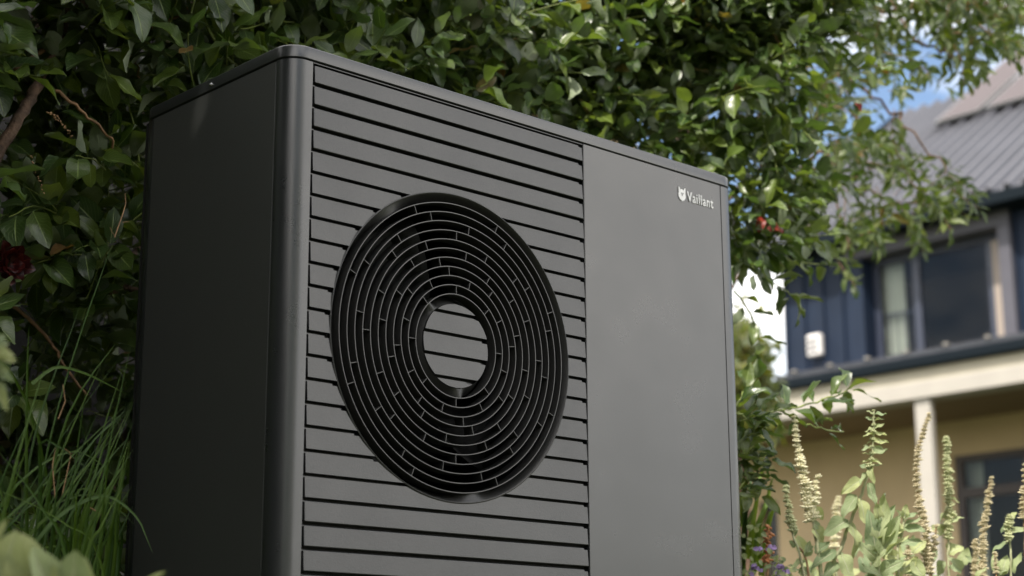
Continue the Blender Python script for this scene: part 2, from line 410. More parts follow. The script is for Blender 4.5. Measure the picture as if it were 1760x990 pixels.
# outer lip: thin bright front edge, funnel wall that turns inward behind it, fading into two shallow ramps
RK = lambda i: RL * (.337 + .06 * i)
TH = .0017
def ramp_depth(a, spans):
    for c, hw, d0, d1 in spans:
        dd = (math.degrees(a) - c + 540) % 360 - 180
        if abs(dd) < hw: return (1 - abs(dd) / hw)
    return 0
def funnel(r_out, r_in, spans, flip):
    bm = bmesh.new(); n = 240; R = []
    for k in range(n):
        a = k * math.tau / n; t = ramp_depth(a, spans); t = t * t * (3 - 2 * t)
        if not flip:   # outer annulus: floor runs from the lip inwards and down
            prof = [(r_out + .0016, .0002), (r_out, -.0006), (r_out - .0012, .0004), (r_out - .003, .006 - .0045 * t), (r_in + .0012, .030 - .0265 * t)]
        else:
            prof = [(r_out, .030 - .026 * t), (r_in + .004, .012 - .009 * t), (r_in, .004)]
        R.append([bm.verts.new((CX + r * math.cos(a), y, CZ + r * math.sin(a))) for r, y in prof])
    for k in range(n):
        A, B = R[k], R[(k + 1) % n]
        for i in range(len(A) - 1): bm.faces.new((A[i], A[i + 1], B[i + 1], B[i]))
    return bm
o = obj('outer_lip', funnel(RL, RK(10), [(125, 17, 0, 0), (-81, 14, 0, 0)], False), M['grille'], gr, True, 60)
# rings
for i in range(11):
    r = RK(i); bm = bmesh.new()
    d = .024
    lathe(bm, [(r - TH * .35, d), (r - TH / 2, .0008), (r - TH * .36, .0001), (r + TH * .36, .0001), (r + TH / 2, .0008), (r + TH * .35, d), (r - TH * .35, d)], 144)
    obj('ring', bm, M['ring'], gr, True, 30)
# ribs
PH = [0, 29.8, 7.3, 14.9, 37.3, 22.3, 0, 37.3, 14.8, 22.4]
for c in range(10):
    r0, r1 = RK(c) + TH * .2, RK(c + 1) - TH * .2
    base = None
    for k in range(8):
        a = rad(PH[c] + 45 * k)
        if base is None:
            bm = bmesh.new()
            prof = [(-.0006, .022), (-.0009, .0022), (-.0004, .0008), (.0004, .0008), (.0009, .0022), (.0006, .022)]
            A = [bm.verts.new((r0, p[1], p[0])) for p in prof]; B = [bm.verts.new((r1, p[1], p[0])) for p in prof]
            bm.faces.new(A); bm.faces.new(B[::-1])
            for q in range(6): bm.faces.new((A[q], B[q], B[(q + 1) % 6], A[(q + 1) % 6]))
            base = obj('rib', bm, M['ring'], gr); rb = base
        else:
            rb = base.copy(); COL.objects.link(rb)
        rb.location = (CX, 0, CZ); rb.rotation_euler = (0, -a, 0)
# hub: dished ring and slatted plate
RP = .0712
o = obj('hub_dish', funnel(RK(0) - TH * .4, RP + .0006, [(131, 14, 0, 0), (-83, 19, 0, 0)], True), M['grille'], gr, True, 60)
bm = bmesh.new(); R_ = lathe(bm, [(RP + .0006, .004), (RP - .0008, .0002), (RP - .002, .0)], 120)
for k in range(NSL):
    z1 = LB + .0005 - k * PIT - GAP / 2; z0 = LB + .0005 - (k + 1) * PIT + GAP / 2
    R2 = RP
    a1 = max(-R2, min(R2, z1 - CZ)); a0 = max(-R2, min(R2, z0 - CZ))
    if a1 - a0 < .003: continue
    zs = [a0 + (a1 - a0) * i / 9 for i in range(10)]
    xr = [(CX + math.sqrt(max(0, R2 * R2 - z * z)), CZ + z) for z in zs]; xl = [(CX - math.sqrt(max(0, R2 * R2 - z * z)), CZ + z) for z in zs]
    pl = xr + xl[::-1]
    # notch at the top right
    if abs(a1) < R2 * .98:
        xe = CX + math.sqrt(R2 * R2 - (a1 - .0028) ** 2)
        pl = xr[:-1] + [(xe, CZ + a1 - .0028), (xe - .011, CZ + a1 - .0028), (xe - .012, CZ + a1)] + xl[::-1]
    q = []
    for p in pl:
        if not q or (Vector(p) - Vector(q[-1])).length > 1e-5: q.append(p)
    if (Vector(q[0]) - Vector(q[-1])).length < 1e-5: q.pop()
    add_slat(q, gr)
bm.free()
bm = bmesh.new(); pts = [(CX + (RP + .0004) * math.cos(k * math.tau / 64), CZ + (RP + .0004) * math.sin(k * math.tau / 64)) for k in range(64)]
prism(bm, pts, 'y', .0112, .05); obj('hub_cap', bm, M['dark'], gr)
# shroud, fan
bm = bmesh.new(); lathe(bm, [(RL + .002, .013), (RL - .004, .03), (RL - .012, .06), (RL - .012, .30)], 96); obj('fan_shroud', bm, M['ringdark'], hp, True)
bm = bmesh.new(); prism(bm, [(CX + .31 * math.cos(k * math.tau / 24), CZ + .31 * math.sin(k * math.tau / 24)) for k in range(24)], 'y', .30, .302); obj('coil_screen', bm, M['dark'], hp)
fan = mesh_obj('fan', bpy.data.meshes.new('fan'), None, hp)
bm = bmesh.new(); prism(bm, [(CX + .06 * math.cos(k * math.tau / 32), CZ + .06 * math.sin(k * math.tau / 32)) for k in range(32)], 'y', .10, .16); obj('fan_hub', bm, M['ringdark'], fan, True, 40)
for b_ in range(5):
    bm = bmesh.new(); V = []
    for i in range(9):
        r = .055 + (.24 - .055) * i / 8; sw = .35 * (i / 8) ** 1.4; row = []
        for j in range(7):
            a = rad(b_ * 72 + 20) + sw + (j / 6 - .5) * (.75 - .1 * i / 8); row.append(bm.verts.new((CX + r * math.cos(a), .105 + .07 * (j / 6) + .012 * math.sin(j), CZ + r * math.sin(a))))
        V.append(row)
    for i in range(8):
        for j in range(6): bm.faces.new((V[i][j], V[i + 1][j], V[i + 1][j + 1], V[i][j + 1]))
    bl = obj('fan_blade', bm, M['ringdark'], fan, True); m = bl.modifiers.new('s', 'SOLIDIFY'); m.thickness = .003
# logo
fc = bpy.data.curves.new('t', 'FONT'); fc.body = 'Vaillant'; fc.size = 1; fc.extrude = .04; fc.offset = .008; fc.space_character = 1.12; fc.resolution_u = 6; fc.bevel_depth = 0
fo = bpy.data.objects.new('t', fc); COL.objects.link(fo); bpy.context.view_layer.update()
me = bpy.data.meshes.new_from_object(fo); COL.objects.unlink(fo); bpy.data.objects.remove(fo)
co = np.empty(len(me.vertices) * 3); me.vertices.foreach_get('co', co); co = co.reshape(-1, 3)
mn, mx_ = co.min(0), co.max(0)
# place: x .9468..1.0268, cap height .0187 (z from -.0530 to -.0340)
out = np.empty_like(co); out[:, 0] = .9502 + (co[:, 0] - mn[0]) / (mx_[0] - mn[0]) * .0775
out[:, 2] = LB - .0535 + (co[:, 1] - mn[1]) / (mx_[1] - mn[1]) * .0205
out[:, 1] = -.0002 - (co[:, 2] - mn[2]) / (mx_[2] - mn[2]) * .0016
me.vertices.foreach_set('co', out.ravel()); me.materials.clear(); me.materials.append(M['logo']); me.update()
mesh_obj('logo_lettering', me, None, hp)
bm = bmesh.new(); ecx, ecz = .9352, LB - .0440
egg = []
for k in range(28):
    a = k * math.tau / 28; rx = .0103; rz = .0118
    egg.append((ecx + rx * math.cos(a) * (1 - .06 * math.sin(a)), ecz + rz * math.sin(a)))
prism(bm, egg, 'y', -.0016, -.0002)
for s in (-1, 1):
    prism(bm, [(ecx + s * .0045, ecz + .0090), (ecx + s * .0098, ecz + .0040), (ecx + s * .0096, ecz + .0155), (ecx + s * .0080, ecz + .0155)], 'y', -.0018, -.0003)
emb = obj('logo_emblem', bm, M['logo'], hp)
bm = bmesh.new()
for a in ((-.0022, .0030, .0016), (.0022, .0030, .0016)):
    bmesh.ops.create_circle(bm, cap_ends=True, segments=10, radius=a[2], matrix=Matrix.Translation((ecx + a[0], -.0021, ecz + a[1])) @ Matrix.Rotation(rad(90), 4, 'X'))
prism(bm, [(ecx - .0012, ecz - .0015), (ecx + .0012, ecz - .0015), (ecx + .0006, ecz + .0012), (ecx - .0006, ecz + .0012)], 'y', -.0022, -.0017)
obj('logo_face', bm, mat('logo_grey', (.22, .22, .22), .5), emb)
# feet and plinth
for x_ in (.15, .95):
    bm = bmesh.new(); box(bm, (x_ - .03, .04, .30), (x_ + .03, .41, ZB)); obj('foot', bm, M['ringdark'], hp)
bm = bmesh.new(); box(bm, (-.1, -.08, 0.0), (1.2, .53, .30)); tag(bevel(obj('plinth', bm, M['concrete']), .012), 'concrete plinth under the dark grey heat pump', 'plinth')

# ------------------------------------------------------------------ ground
bm = bmesh.new(); xs = [-300, -20, 4, 8, 12, 16, 17, 300]; ys = [-300, -10, 0, 10, 20, 60, 400]
zf = lambda x: 0 if x <= 4 else 1.2 * min(1, (x - 4) / 12)
G = [[bm.verts.new((x, y, zf(x))) for y in ys] for x in xs]
for i in range(len(xs) - 1):
    for j in range(len(ys) - 1): bm.faces.new((G[i][j], G[i + 1][j], G[i + 1][j + 1], G[i][j + 1]))
tag(obj('ground', bm, M['soil']), kind='structure')
# dark wall behind the hedge; unseen left wing added to darken the casing
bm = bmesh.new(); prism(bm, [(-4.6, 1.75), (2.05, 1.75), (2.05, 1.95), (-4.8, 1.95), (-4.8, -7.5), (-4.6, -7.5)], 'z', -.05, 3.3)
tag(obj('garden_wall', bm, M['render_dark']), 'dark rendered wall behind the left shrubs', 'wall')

# ------------------------------------------------------------------ leaves
def leaf_grid(nt_, ns, pointy=1.0):
    """template: t along 0..1, s across -1..1, half width profile"""
    t = np.linspace(0, 1, nt_); s = np.linspace(-1, 1, ns)
    T, S = np.meshgrid(t, s, indexing='ij'); T = T.ravel(); S = S.ravel()
    F = []
    for i in range(nt_ - 1):
        for j in range(ns - 1):
            a = i * ns + j; F.append((a, a + 1, a + ns + 1, a + ns))
    return T, S, np.array(F)
def width_prof(T, kind):
    if kind == 'laurel': return np.clip(np.sin(np.pi * np.clip(T, 0, 1) ** .95), 0, 1) ** .68 * (1 - .1 * T ** 4) + .02
    if kind == 'slender': return np.sin(np.pi * T ** .8) ** .9 + .02
    if kind == 'ovate': return np.sin(np.pi * T ** .7) ** .6 * (1 - .2 * T ** 3) + .02
    if kind == 'strap': return (1 - T) ** .45 * .9 + .02
    return np.sin(np.pi * T)
def leaf_verts(T, S, kind, L, Wd, fold, curl, wave, ph, tipc=0):
    """arrays (n,) of parameters -> (n, verts, 3) in leaf space x=side y=along z=normal"""
    wp = width_prof(T, kind)[None, :]
    L = L[:, None]; Wd = Wd[:, None]; S = S[None, :]; T = T[None, :]
    x = S * wp * Wd * .5
    z = np.abs(S) * wp * Wd * .5 * fold[:, None] - curl[:, None] * L * (T ** 2) + wave[:, None] * Wd * np.sin(T * 9 + ph[:, None]) * np.abs(S) * .35
    y = T * L * (1 - .25 * curl[:, None] ** 2 * T)
    return np.stack([np.broadcast_to(x, z.shape), np.broadcast_to(y, z.shape), z], -1)
def frames(d, nrm):
    d = d / np.linalg.norm(d, axis=1, keepdims=True)
    x = np.cross(d, nrm); x /= np.maximum(1e-6, np.linalg.norm(x, axis=1, keepdims=True))
    z = np.cross(x, d)
    return np.stack([x, d, z], -1)           # columns
class Leaves:
    """collects leaf placements for one plant, builds the biggest visible ones as parts and the rest as one mesh"""
    def __init__(s): s.p = []; s.d = []; s.n = []; s.L = []; s.W = []
    def add(s, p, d, n, L, Wd): s.p.append(tuple(p)); s.d.append(tuple(d)); s.n.append(tuple(n)); s.L.append(L); s.W.append(Wd)
    def build(s, parent, material, kind='laurel', limit=300, fold=.32, curl=.28, wave=.20, res=(7, 3), name='leaf', rest='foliage', occl=True):
        if not s.p: return
        p = np.array(s.p); d = np.array(s.d); n = np.array(s.n); L = np.array(s.L); Wd = np.array(s.W)
        if occl:      # no leaf grows into or lies across the casing
            dn_ = d / np.linalg.norm(d, axis=1, keepdims=True); hit = np.zeros(len(p), bool)
            for f_ in (0, .5, 1.0):
                q_ = p + dn_ * (L * f_)[:, None]; hit |= (q_[:, 0] > -.10) & (q_[:, 0] < 1.115) & (q_[:, 1] < .48) & (q_[:, 1] > -.06) & (q_[:, 2] < LB + .05)
            p, d, n, L, Wd = p[~hit], d[~hit], n[~hit], L[~hit], Wd[~hit]
        N = len(p)
        Fm = frames(d, n); mid = p + d / np.linalg.norm(d, axis=1, keepdims=True) * L[:, None] * .5
        u, v, dep = project(mid)
        size = FPX * L / dep
        vis = (u > -20) & (u < 1780) & (v > -20) & (v < 1010)
        if occl: vis &= ~inside_unit(u, v, p[:, 1])
        # crude visibility by depth buckets
        order = np.argsort(dep); seen = {}; ok = np.zeros(N, bool)
        for i in order:
            if not vis[i]: continue
            k = (int(u[i] // 14), int(v[i] // 14))
            c = seen.get(k, 0)
            if c < 1: ok[i] = True
            seen[k] = c + 1
        cand = np.where(ok)[0]; cand = cand[np.argsort(-size[cand])][:limit]
        if len(cand) < limit:
            more = np.setdiff1d(np.where(vis)[0], cand); more = more[np.argsort(dep[more])][:limit - len(cand)]; cand = np.concatenate([cand, more])
        single = np.zeros(N, bool); single[cand] = True
        T, S, F = leaf_grid(*res); uv = np.stack([S * .5 + .5, T], -1)
        K = 12; key = (material.name, kind, res)
        if key not in Leaves.cache:
            vs = []
            pr = [1 * nr.rand(K) for _ in range(4)]
            LV = leaf_verts(T, S, kind, np.ones(K), np.ones(K), fold * (.3 + 1.2 * pr[0]), curl * (-.3 + 1.8 * pr[1]), wave * (1 + pr[2]), pr[3] * 6)
            # unit leaf: width is scaled through x and z
            Leaves.cache[key] = [np_mesh(name, LV[i], F, material, np.full(len(T), pr[0][i] * .01), uv) for i in range(K)]
        tm = Leaves.cache[key]
        for i in cand:
            o = bpy.data.objects.new(name, tm[i % K]); COL.objects.link(o); o.parent = parent
            m = Matrix([[*Fm[i][0], 0], [*Fm[i][1], 0], [*Fm[i][2], 0], [0, 0, 0, 1]]); m = m @ Matrix.Diagonal((Wd[i], L[i], L[i] * .8, 1))
            m.translation = Vector(p[i]) - Vector(parent.location); o.matrix_local = m
        R = np.where(~single)[0]
        if len(R):
            n_ = len(R); r4 = nr.rand(4, n_)
            LV = leaf_verts(T, S, kind, L[R], Wd[R], fold * (.3 + 1.2 * r4[0]), curl * (-.3 + 1.8 * r4[1]), wave * (1 + r4[2]), r4[3] * 6)
            V = np.einsum('nij,nvj->nvi', Fm[R], LV) + p[R][:, None, :] - np.array(parent.location)
            nv = len(T); FF = (F[None] + (np.arange(n_) * nv)[:, None, None]).reshape(-1, 4)
            me = np_mesh(rest, V.reshape(-1, 3), FF, material, np.repeat(nr.rand(n_), nv), np.tile(uv, (n_, 1)))
            tag(mesh_obj(rest, me, None, parent), kind='stuff')
Leaves.cache = {}
SIL = [(222, 1000), (262, 186), (480, 74), (537, 77), (1240, 302), (1254, 325), (1274, 1000)]
def inside_unit(u, v, y):
    lv = np.interp(u, [222, 262, 480, 537, 1240, 1254, 1274], [990, 187, 76, 80, 304, 325, 1000])
    return (u > 225) & (u < 1272) & (v > lv + 4) & (y > .0)
def unitv(v):
    v = np.asarray(v, float); return v / np.linalg.norm(v)
def twig(Lv, stems, base, dr, length, nl, Lrange, wf, droop=.3, start=.15, green=.0, spread=1.0, petiole=.012, upbias=.9, camb=.35):
    """one leafy shoot: curved stem with alternate leaves and a rosette at the tip"""
    base = np.array(base, float); d = unitv(dr); p = base.copy(); pts = [p.copy()]; ns = 7
    side = unitv(np.cross(d, [0.1, .2, 1]))
    for i in range(ns):
        d = unitv(d + np.array([0, 0, -droop / ns * (1 if i > 2 else .2)]) + nr.randn(3) * .07); p = p + d * length / ns; pts.append(p.copy())
    pts = np.array(pts); ph = nr.rand() * 6.28
    stems.append((pts, .0022 * (length / .25) ** .5))
    for k in range(nl):
        f = start + (1 - start) * (k + .3) / nl; f = min(f, .999); i = min(int(f * ns), ns - 1); q = pts[i] + (pts[i + 1] - pts[i]) * (f * ns - i)
        t = unitv(pts[i + 1] - pts[i]); a = ph + k * 2.4
        s1 = unitv(np.cross(t, [.12, .3, 1])); s2 = np.cross(t, s1)
        out = s1 * math.cos(a) + s2 * math.sin(a)
        open_ = spread * (1.0 if f < .85 else .55)
        ld = unitv(t * (.75 if f < .85 else 1.1) + out * open_ + nr.randn(3) * .12 + np.array([0, 0, -.12]))
        up = unitv(np.array([0, 0, upbias]) + t * .35 - out * .1 + np.array([-.45, -.6, .1]) * camb + nr.randn(3) * .38)
        L = Lrange[0] + (Lrange[1] - Lrange[0]) * nr.rand() ** 1.0; L *= (.75 if f > .93 else 1)
        Lv.add(q + ld * petiole, ld, up, L, L * wf * (.85 + .3 * nr.rand()))
def stems_mesh(name, stems, parent, material, n=4):
    V = []; F = []; c = 0
    loc = np.array(parent.location)
    for pts, r in stems:
        pts = np.asarray(pts) - loc; m = len(pts)
        t = np.gradient(pts, axis=0); t /= np.maximum(1e-9, np.linalg.norm(t, axis=1, keepdims=True))
        a = np.cross(t, [.1, .2, 1.]); a /= np.maximum(1e-9, np.linalg.norm(a, axis=1, keepdims=True)); b = np.cross(t, a)
        rr = r * np.linspace(1, .45, m) if np.isscalar(r) else np.array(r)
        for k in range(n): V.append(pts + (a * math.cos(k * math.tau / n) + b * math.sin(k * math.tau / n)) * rr[:, None])
        for k in range(n):
            k2 = (k + 1) % n
            for i in range(m - 1): F.append((c + k * m + i, c + k2 * m + i, c + k2 * m + i + 1, c + k * m + i + 1))
        c += n * m
    if not V: return
    me = np_mesh(name, np.concatenate(V), np.array(F), material)
    return tag(mesh_obj(name, me, None, parent), kind='stuff')
def branch(parent, pts, r0, r1, material, n=7, name='branch', wob=.0015):
    P = [Vector(p) for p in pts]; out = []
    for i in range(len(P) - 1):
        a, b_, c, d = P[max(i - 1, 0)], P[i], P[i + 1], P[min(i + 2, len(P) - 1)]
        for k in range(5):
            t = k / 5; q = .5 * ((2 * b_) + (c - a) * t + (2 * a - 5 * b_ + 4 * c - d) * t * t + (3 * b_ - a - 3 * c + d) * t ** 3)
            out.append(q + Vector((rng.gauss(0, wob), rng.gauss(0, wob), rng.gauss(0, wob))))
    out.append(P[-1]); m = len(out); loc = Vector(parent.location)
    bm = bmesh.new(); tube(bm, [q - loc for q in out], [(r0 + (r1 - r0) * i / (m - 1)) * (1 + rng.uniform(-.06, .06)) for i in range(m)], n)
    obj(name, bm, material, parent, True); return out

# ------------------------------------------------------------------ the shrubs behind and beside the unit
def umax(v):
    return np.interp(v, [-200, 0, 90, 180, 250, 330, 420, 470, 520, 560, 620, 700], [1500, 1500, 1480, 1460, 1425, 1400, 1385, 1335, 1290, 1280, 1255, 1250])
shrubs = [
    dict(x0=-2.6, x1=-.30, label='dense dark leafy shrub filling the left edge behind the grass', n=560, lr=(.064, .104)),
    dict(x0=-.30, x1=.75, label='dark glossy shrub behind the rear left corner of the heat pump', n=600, lr=(.060, .094)),
    dict(x0=.75, x1=1.75, label='glossy green shrub rising above the middle of the heat pump lid', n=700, lr=(.054, .086)),
    dict(x0=1.75, x1=3.4, label='loose bright shrub with sky gaps beyond the right end of the heat pump', n=480, lr=(.052, .084)),
]
for si, S_ in enumerate(shrubs):
    xm = (S_['x0'] + S_['x1']) / 2
    root = empty('laurel_shrub', (xm, 1.15, 0), S_['label'], 'shrub', 'broadleaf shrubs behind the heat pump')
    Lv = Leaves(); stems = []
    for q in range(4):
        bx = (xm if si < 3 else 1.75) + (q - 1.5) * .3; top = 2.6
        branch(root, [(bx, 1.3, 0), (bx + rng.uniform(-.1, .1), 1.25, .7), (bx + rng.uniform(-.25, .25), 1.2, 1.5), (bx + rng.uniform(-.4, .4), 1.1, top)], .022, .007, M['bark'], name='trunk')
    cnt = 0; tries = 0
    while cnt < S_['n'] and tries < 60000:
        tries += 1
        x = rng.uniform(S_['x0'], S_['x1']); z = rng.uniform(.25, 2.55)
        if z > .44 + .45 * math.hypot(x - CAM.x, .85 - CAM.y): continue
        yf = .62 + .10 * noise.noise(Vector((x * 1.7, z * 1.9, 3))) + .05 * noise.noise(Vector((x * 5, z * 5, 1)))
        if x > 1.15: yf = .62 - min(.9, (x - 1.15) * .55) + .2
        y = yf + (rng.random() ** 1.3) * .75
        if x < -1.0 : y += .0
        u, v, dp = project([(x, y, z)]); u, v = u[0], v[0]
        if dp[0] < .5: continue
        if u < -260 or u > 1700 or v < -230 or v > 1150:
            if rng.random() > .03: continue
        elif inside_unit(np.array([u]), np.array([v - 60]), np.array([y]))[0] and x > .1:
            if rng.random() > .06: continue
        um = umax(v)
        if u > um - 55 + 40 * noise.noise(Vector((v * .02, 7, 0))): continue
        if v > 640 and u > 1000: continue
        if x < .1 and (y > yf + .5 or noise.noise(Vector((x * 3.1, z * 3.1, 40))) < -.18): continue
        if x < .2 and z < 1.12 and (rng.random() < .6 or y > yf + .4): continue
        dens = noise.noise(Vector((x * 2.6, y * 2, z * 2.6 + 9))) + .6 * noise.noise(Vector((x * 6, y * 5, z * 6)))
        if dens < (-.32 if x < 1.2 else -.32 + .32 * min(1, (x - 1.2) / .6)): continue
        dr = unitv((rng.gauss(-.25, .7), rng.gauss(-.55, .5), rng.gauss(.45, .5)))
        ln = rng.uniform(.10, .24)
        twig(Lv, stems, (x, y, z), dr, ln, int(4 + ln * 26), S_['lr'], .50, droop=.4)
        cnt += 1
    Lv.build(root, M['leaf'])
    stems_mesh('twigs', stems, root, M['greenstem'])
    S_['root'] = root; S_['count'] = len(Lv.p)
    print('shrub', si, cnt, tries, len(Lv.p))
# individual branches that show on the left
R0, R1, R2, R3 = [s['root'] for s in shrubs]
branch(R0, [at(-30, 300, y=.62), at(10, 240, y=.62), at(45, 180, y=.64), at(75, 130, y=.68), at(108, 50, y=.75), at(120, -20, y=.8)], .013, .008, M['bark'])
branch(R0, [at(92, 152, y=.62), at(120, 172, y=.60), at(150, 200, y=.6), at(190, 238, y=.62), at(192, 262, y=.64)], .0035, .0022, M['twig'])
branch(R0, [at(30, 120, y=.66), at(70, 90, y=.7), at(120, 60, y=.8)], .006, .004, M['twig'])
branch(R0, [at(5, 515, y=.7), at(50, 548, y=.7), at(90, 590, y=.7), at(110, 630, y=.68), at(150, 680, y=.66)], .004, .0025, M['twig'])
branch(R0, [at(180, 465, y=.8), at(215, 445, y=.8), at(250, 425, y=.85)], .009, .007, M['bark'])
branch(R0, [at(215, 492, y=.7), at(235, 500, y=.7), at(262, 508, y=.7)], .006, .005, M['bark'])
branch(R1, [at(338, -10, y=.66), at(355, 45, y=.62), at(378, 80, y=.6), at(408, 118, y=.58)], .0035, .003, M['greenstem'])
branch(R1, [at(215, 52, y=.66), at(260, 48, y=.66), at(300, 32, y=.68), at(330, 5, y=.7)], .0035, .0028, M['twig'])
# unseen tree added off to the left so its crown shades unit and shrubs
stt = empty('added_shade_tree', (-3.3, 1.35, 0), 'unseen large tree added at the far left to shade the heat pump', 'tree')
branch(stt, [(-3.3, 1.35, 0), (-3.3, 1.4, 1.4), (-3.2, 1.4, 2.8), (-3.1, 1.35, 4.4)], .13, .06, M['bark'], n=10, name='trunk')
LvT = Leaves(); stT = []
for k in range(9):
    a = k * 2.4; branch(stt, [(-3.15, 1.4, 3.0 + .1 * k), (-3.15 + .8 * math.cos(a), 1.4 + .8 * math.sin(a), 3.9 + .1 * k), (-3.15 + 1.6 * math.cos(a), 1.4 + 1.6 * math.sin(a), 4.4 + .12 * k)], .04, .012, M['bark'], name='limb', wob=.01)
for k in range(3000):
    while True:
        q = np.array([rng.uniform(-1, 1), rng.uniform(-1, 1), rng.uniform(-1, 1)]); l_ = np.linalg.norm(q)
        if .3 < l_ < 1: break
    p = np.array([-3.2, -.2, 4.0]) + q * np.array([1.7, 1.6, 1.5])
    twig(LvT, stT, p, q / l_ + nr.randn(3) * .4, .28, 9, (.09, .13), .5)
LvT.build(stt, M['leaf'], limit=60); stems_mesh('twigs', stT, stt, M['twig'])
# unseen hedge added behind the viewpoint to darken reflections in the corner column
bh = empty('added_dark_hedge', (-1.0, -8.0, 0), 'unseen tall hedge added behind the viewpoint to darken the heat pump reflections', 'hedge')
LvT = Leaves(); stT = []
for k in range(3600):
    x, z = rng.uniform(-4.6, 2.6), rng.uniform(0, 4.6); p = (x, -7.7 + rng.uniform(-.25, .25) + .2 * noise.noise(Vector((x, z, 0))), z)
    LvT.add(p, unitv((rng.gauss(0, .6), rng.gauss(.3, .3), rng.gauss(-.2, .6))), unitv((rng.gauss(0, .4), .8, .5)), .22, .12)
LvT.build(bh, M['leaf'], limit=0, occl=False)
for k in range(6): branch(bh, [(-4.2 + k * 1.3, -8.0, 0), (-4.2 + k * 1.3, -8.0, 2), (-4.2 + k * 1.3, -8.0, 4.2)], .05, .02, M['bark'], name='trunk', wob=.01)
# catkins and dried seed heads on the left shrub
def seedhead(parent, pts, r, k, material, name='seed_head'):
    bm = bmesh.new(); P = [Vector(p) - Vector(parent.location) for p in pts]
    for i in range(k):
        t = i / (k - 1) * (len(P) - 1); j = min(int(t), len(P) - 2); c = P[j].lerp(P[j + 1], t - j)
        c = c + Vector((rng.gauss(0, r * .5), rng.gauss(0, r * .5), rng.gauss(0, r * .4)))
        m = Matrix.Translation(c) @ Euler((rng.uniform(0, 3), rng.uniform(0, 3), rng.uniform(0, 3))).to_matrix().to_4x4() @ Matrix.Diagonal((.5, .5, 1.3, 1))
        bmesh.ops.create_icosphere(bm, subdivisions=1, radius=r * rng.uniform(.6, 1), matrix=m)
    return obj(name, bm, material, parent, True)
seedhead(R0, [at(82, 192, y=.56), at(100, 205, y=.56), at(125, 235, y=.56)], .0035, 26, M['drystem'])
seedhead(R0, [at(55, 268, y=.55), at(62, 300, y=.55), at(76, 330, y=.55)], .003, 14, M['drystem'])
seedhead(R1, [at(275, 60, y=.6), at(288, 72, y=.6)], .005, 12, M['whorld'])
# red bloom at the left edge and red leaves
rb_ = empty('red_bloom', at(14, 455, y=.52), 'dark red bloom at the far left edge among the shrub leaves', 'flower')
RLv = Leaves(); c = np.array(rb_.location)
for k in range(16):
    a = k * 2.4; rr_ = .003 + .013 * (k / 16) ** .6
    dd = unitv((math.cos(a), -.9 + .045 * k, math.sin(a))); RLv.add(c + dd * rr_, unitv(dd + np.array([0, -.4, 0])), unitv((-math.cos(a), -.4, -math.sin(a))), .024 + .012 * (k / 16), .027)
RLv.build(rb_, M['redleaf'], 'ovate', occl=False, name='petal', curl=-.35, fold=.2)
for (u, v, yy, k, rt, L_) in ((1308, 372, .45, 2, R3, .050), (1318, 392, .43, 1, R3, .050), (1470, 176, .35, 1, R3, .03)):
    a = at(u, v, y=yy)
    q = Leaves()
    for j in range(k): q.add(a, unitv((rng.gauss(0, .4), -.3, rng.gauss(-.6, .5))), unitv((-.5, -.8, .3)), L_, L_ * .5)
    q.build(rt, M['redbright'], occl=False)

# low leafy branch reaching out past the right end of the unit
def leafy_line(root, Lv, stems, pts, nl, Lr, wf, r=.003, matn='greenstem', spread=1, extra=None):
    out = branch(root, pts, r, r * .5, M[matn], n=5, name='branch', wob=.0015)
    P = np.array([tuple(p) for p in out])
    for k in range(nl):
        f = .12 + .86 * k / max(1, nl - 1); i = min(int(f * (len(P) - 1)), len(P) - 2); q = P[i] + (P[i + 1] - P[i]) * (f * (len(P) - 1) - i)
        t = unitv(P[i + 1] - P[i]); a = k * 2.4 + .5
        s1 = unitv(np.cross(t, [.1, .2, 1])); s2 = np.cross(t, s1); o_2 = s1 * math.cos(a) + s2 * math.sin(a)
        ld = unitv(t * .8 + o_2 * spread + nr.randn(3) * .1)
        L = Lr[0] + (Lr[1] - Lr[0]) * nr.rand()
        Lv.add(q + ld * .008, ld, unitv(np.array([-.2, -.35, .9]) + nr.randn(3) * .3), L, L * wf)
lb = empty('laurel_branch_shrub', at(1262, 800, y=.3), 'low spreading leafy branches beside the lower right edge of the heat pump', 'shrub')
Lv = Leaves(); st = []
yb = .15
leafy_line(lb, Lv, st, [at(1262, 712, y=yb), at(1300, 712, y=yb), at(1345, 705, y=yb), at(1395, 693, y=yb), at(1440, 680, y=yb), at(1462, 668, y=yb)], 22, (.05, .072), .42)
leafy_line(lb, Lv, st, [at(1342, 705, y=yb), at(1370, 722, y=yb), at(1410, 735, y=yb), at(1450, 742, y=yb)], 5, (.045, .06), .35)
leafy_line(lb, Lv, st, [at(1262, 700, y=yb + .1), at(1285, 670, y=yb + .1), at(1300, 650, y=yb + .1)], 7, (.05, .07), .45)
leafy_line(lb, Lv, st, [at(1258, 790, y=yb), at(1280, 775, y=yb), at(1300, 768, y=yb)], 12, (.04, .06), .4)
leafy_line(lb, Lv, st, [at(1255, 860, y=yb), at(1275, 835, y=yb), at(1290, 815, y=yb)], 10, (.04, .055), .35)
leafy_line(lb, Lv, st, [at(1262, 500, y=.5), at(1290, 540, y=.5), at(1305, 585, y=.5), at(1308, 610, y=.5)], 10, (.05, .07), .4)
leafy_line(lb, Lv, st, [at(1260, 440, y=.5), at(1300, 470, y=.5), at(1345, 495, y=.5), at(1372, 520, y=.5)], 12, (.05, .075), .42)
leafy_line(lb, Lv, st, [at(1270, 380, y=.6), at(1320, 425, y=.6), at(1370, 450, y=.6), at(1420, 455, y=.6)], 16, (.05, .075), .42)
leafy_line(lb, Lv, st, [at(1290, 330, y=.7), at(1350, 340, y=.7), at(1400, 320, y=.7), at(1440, 300, y=.7)], 16, (.05, .075), .42)
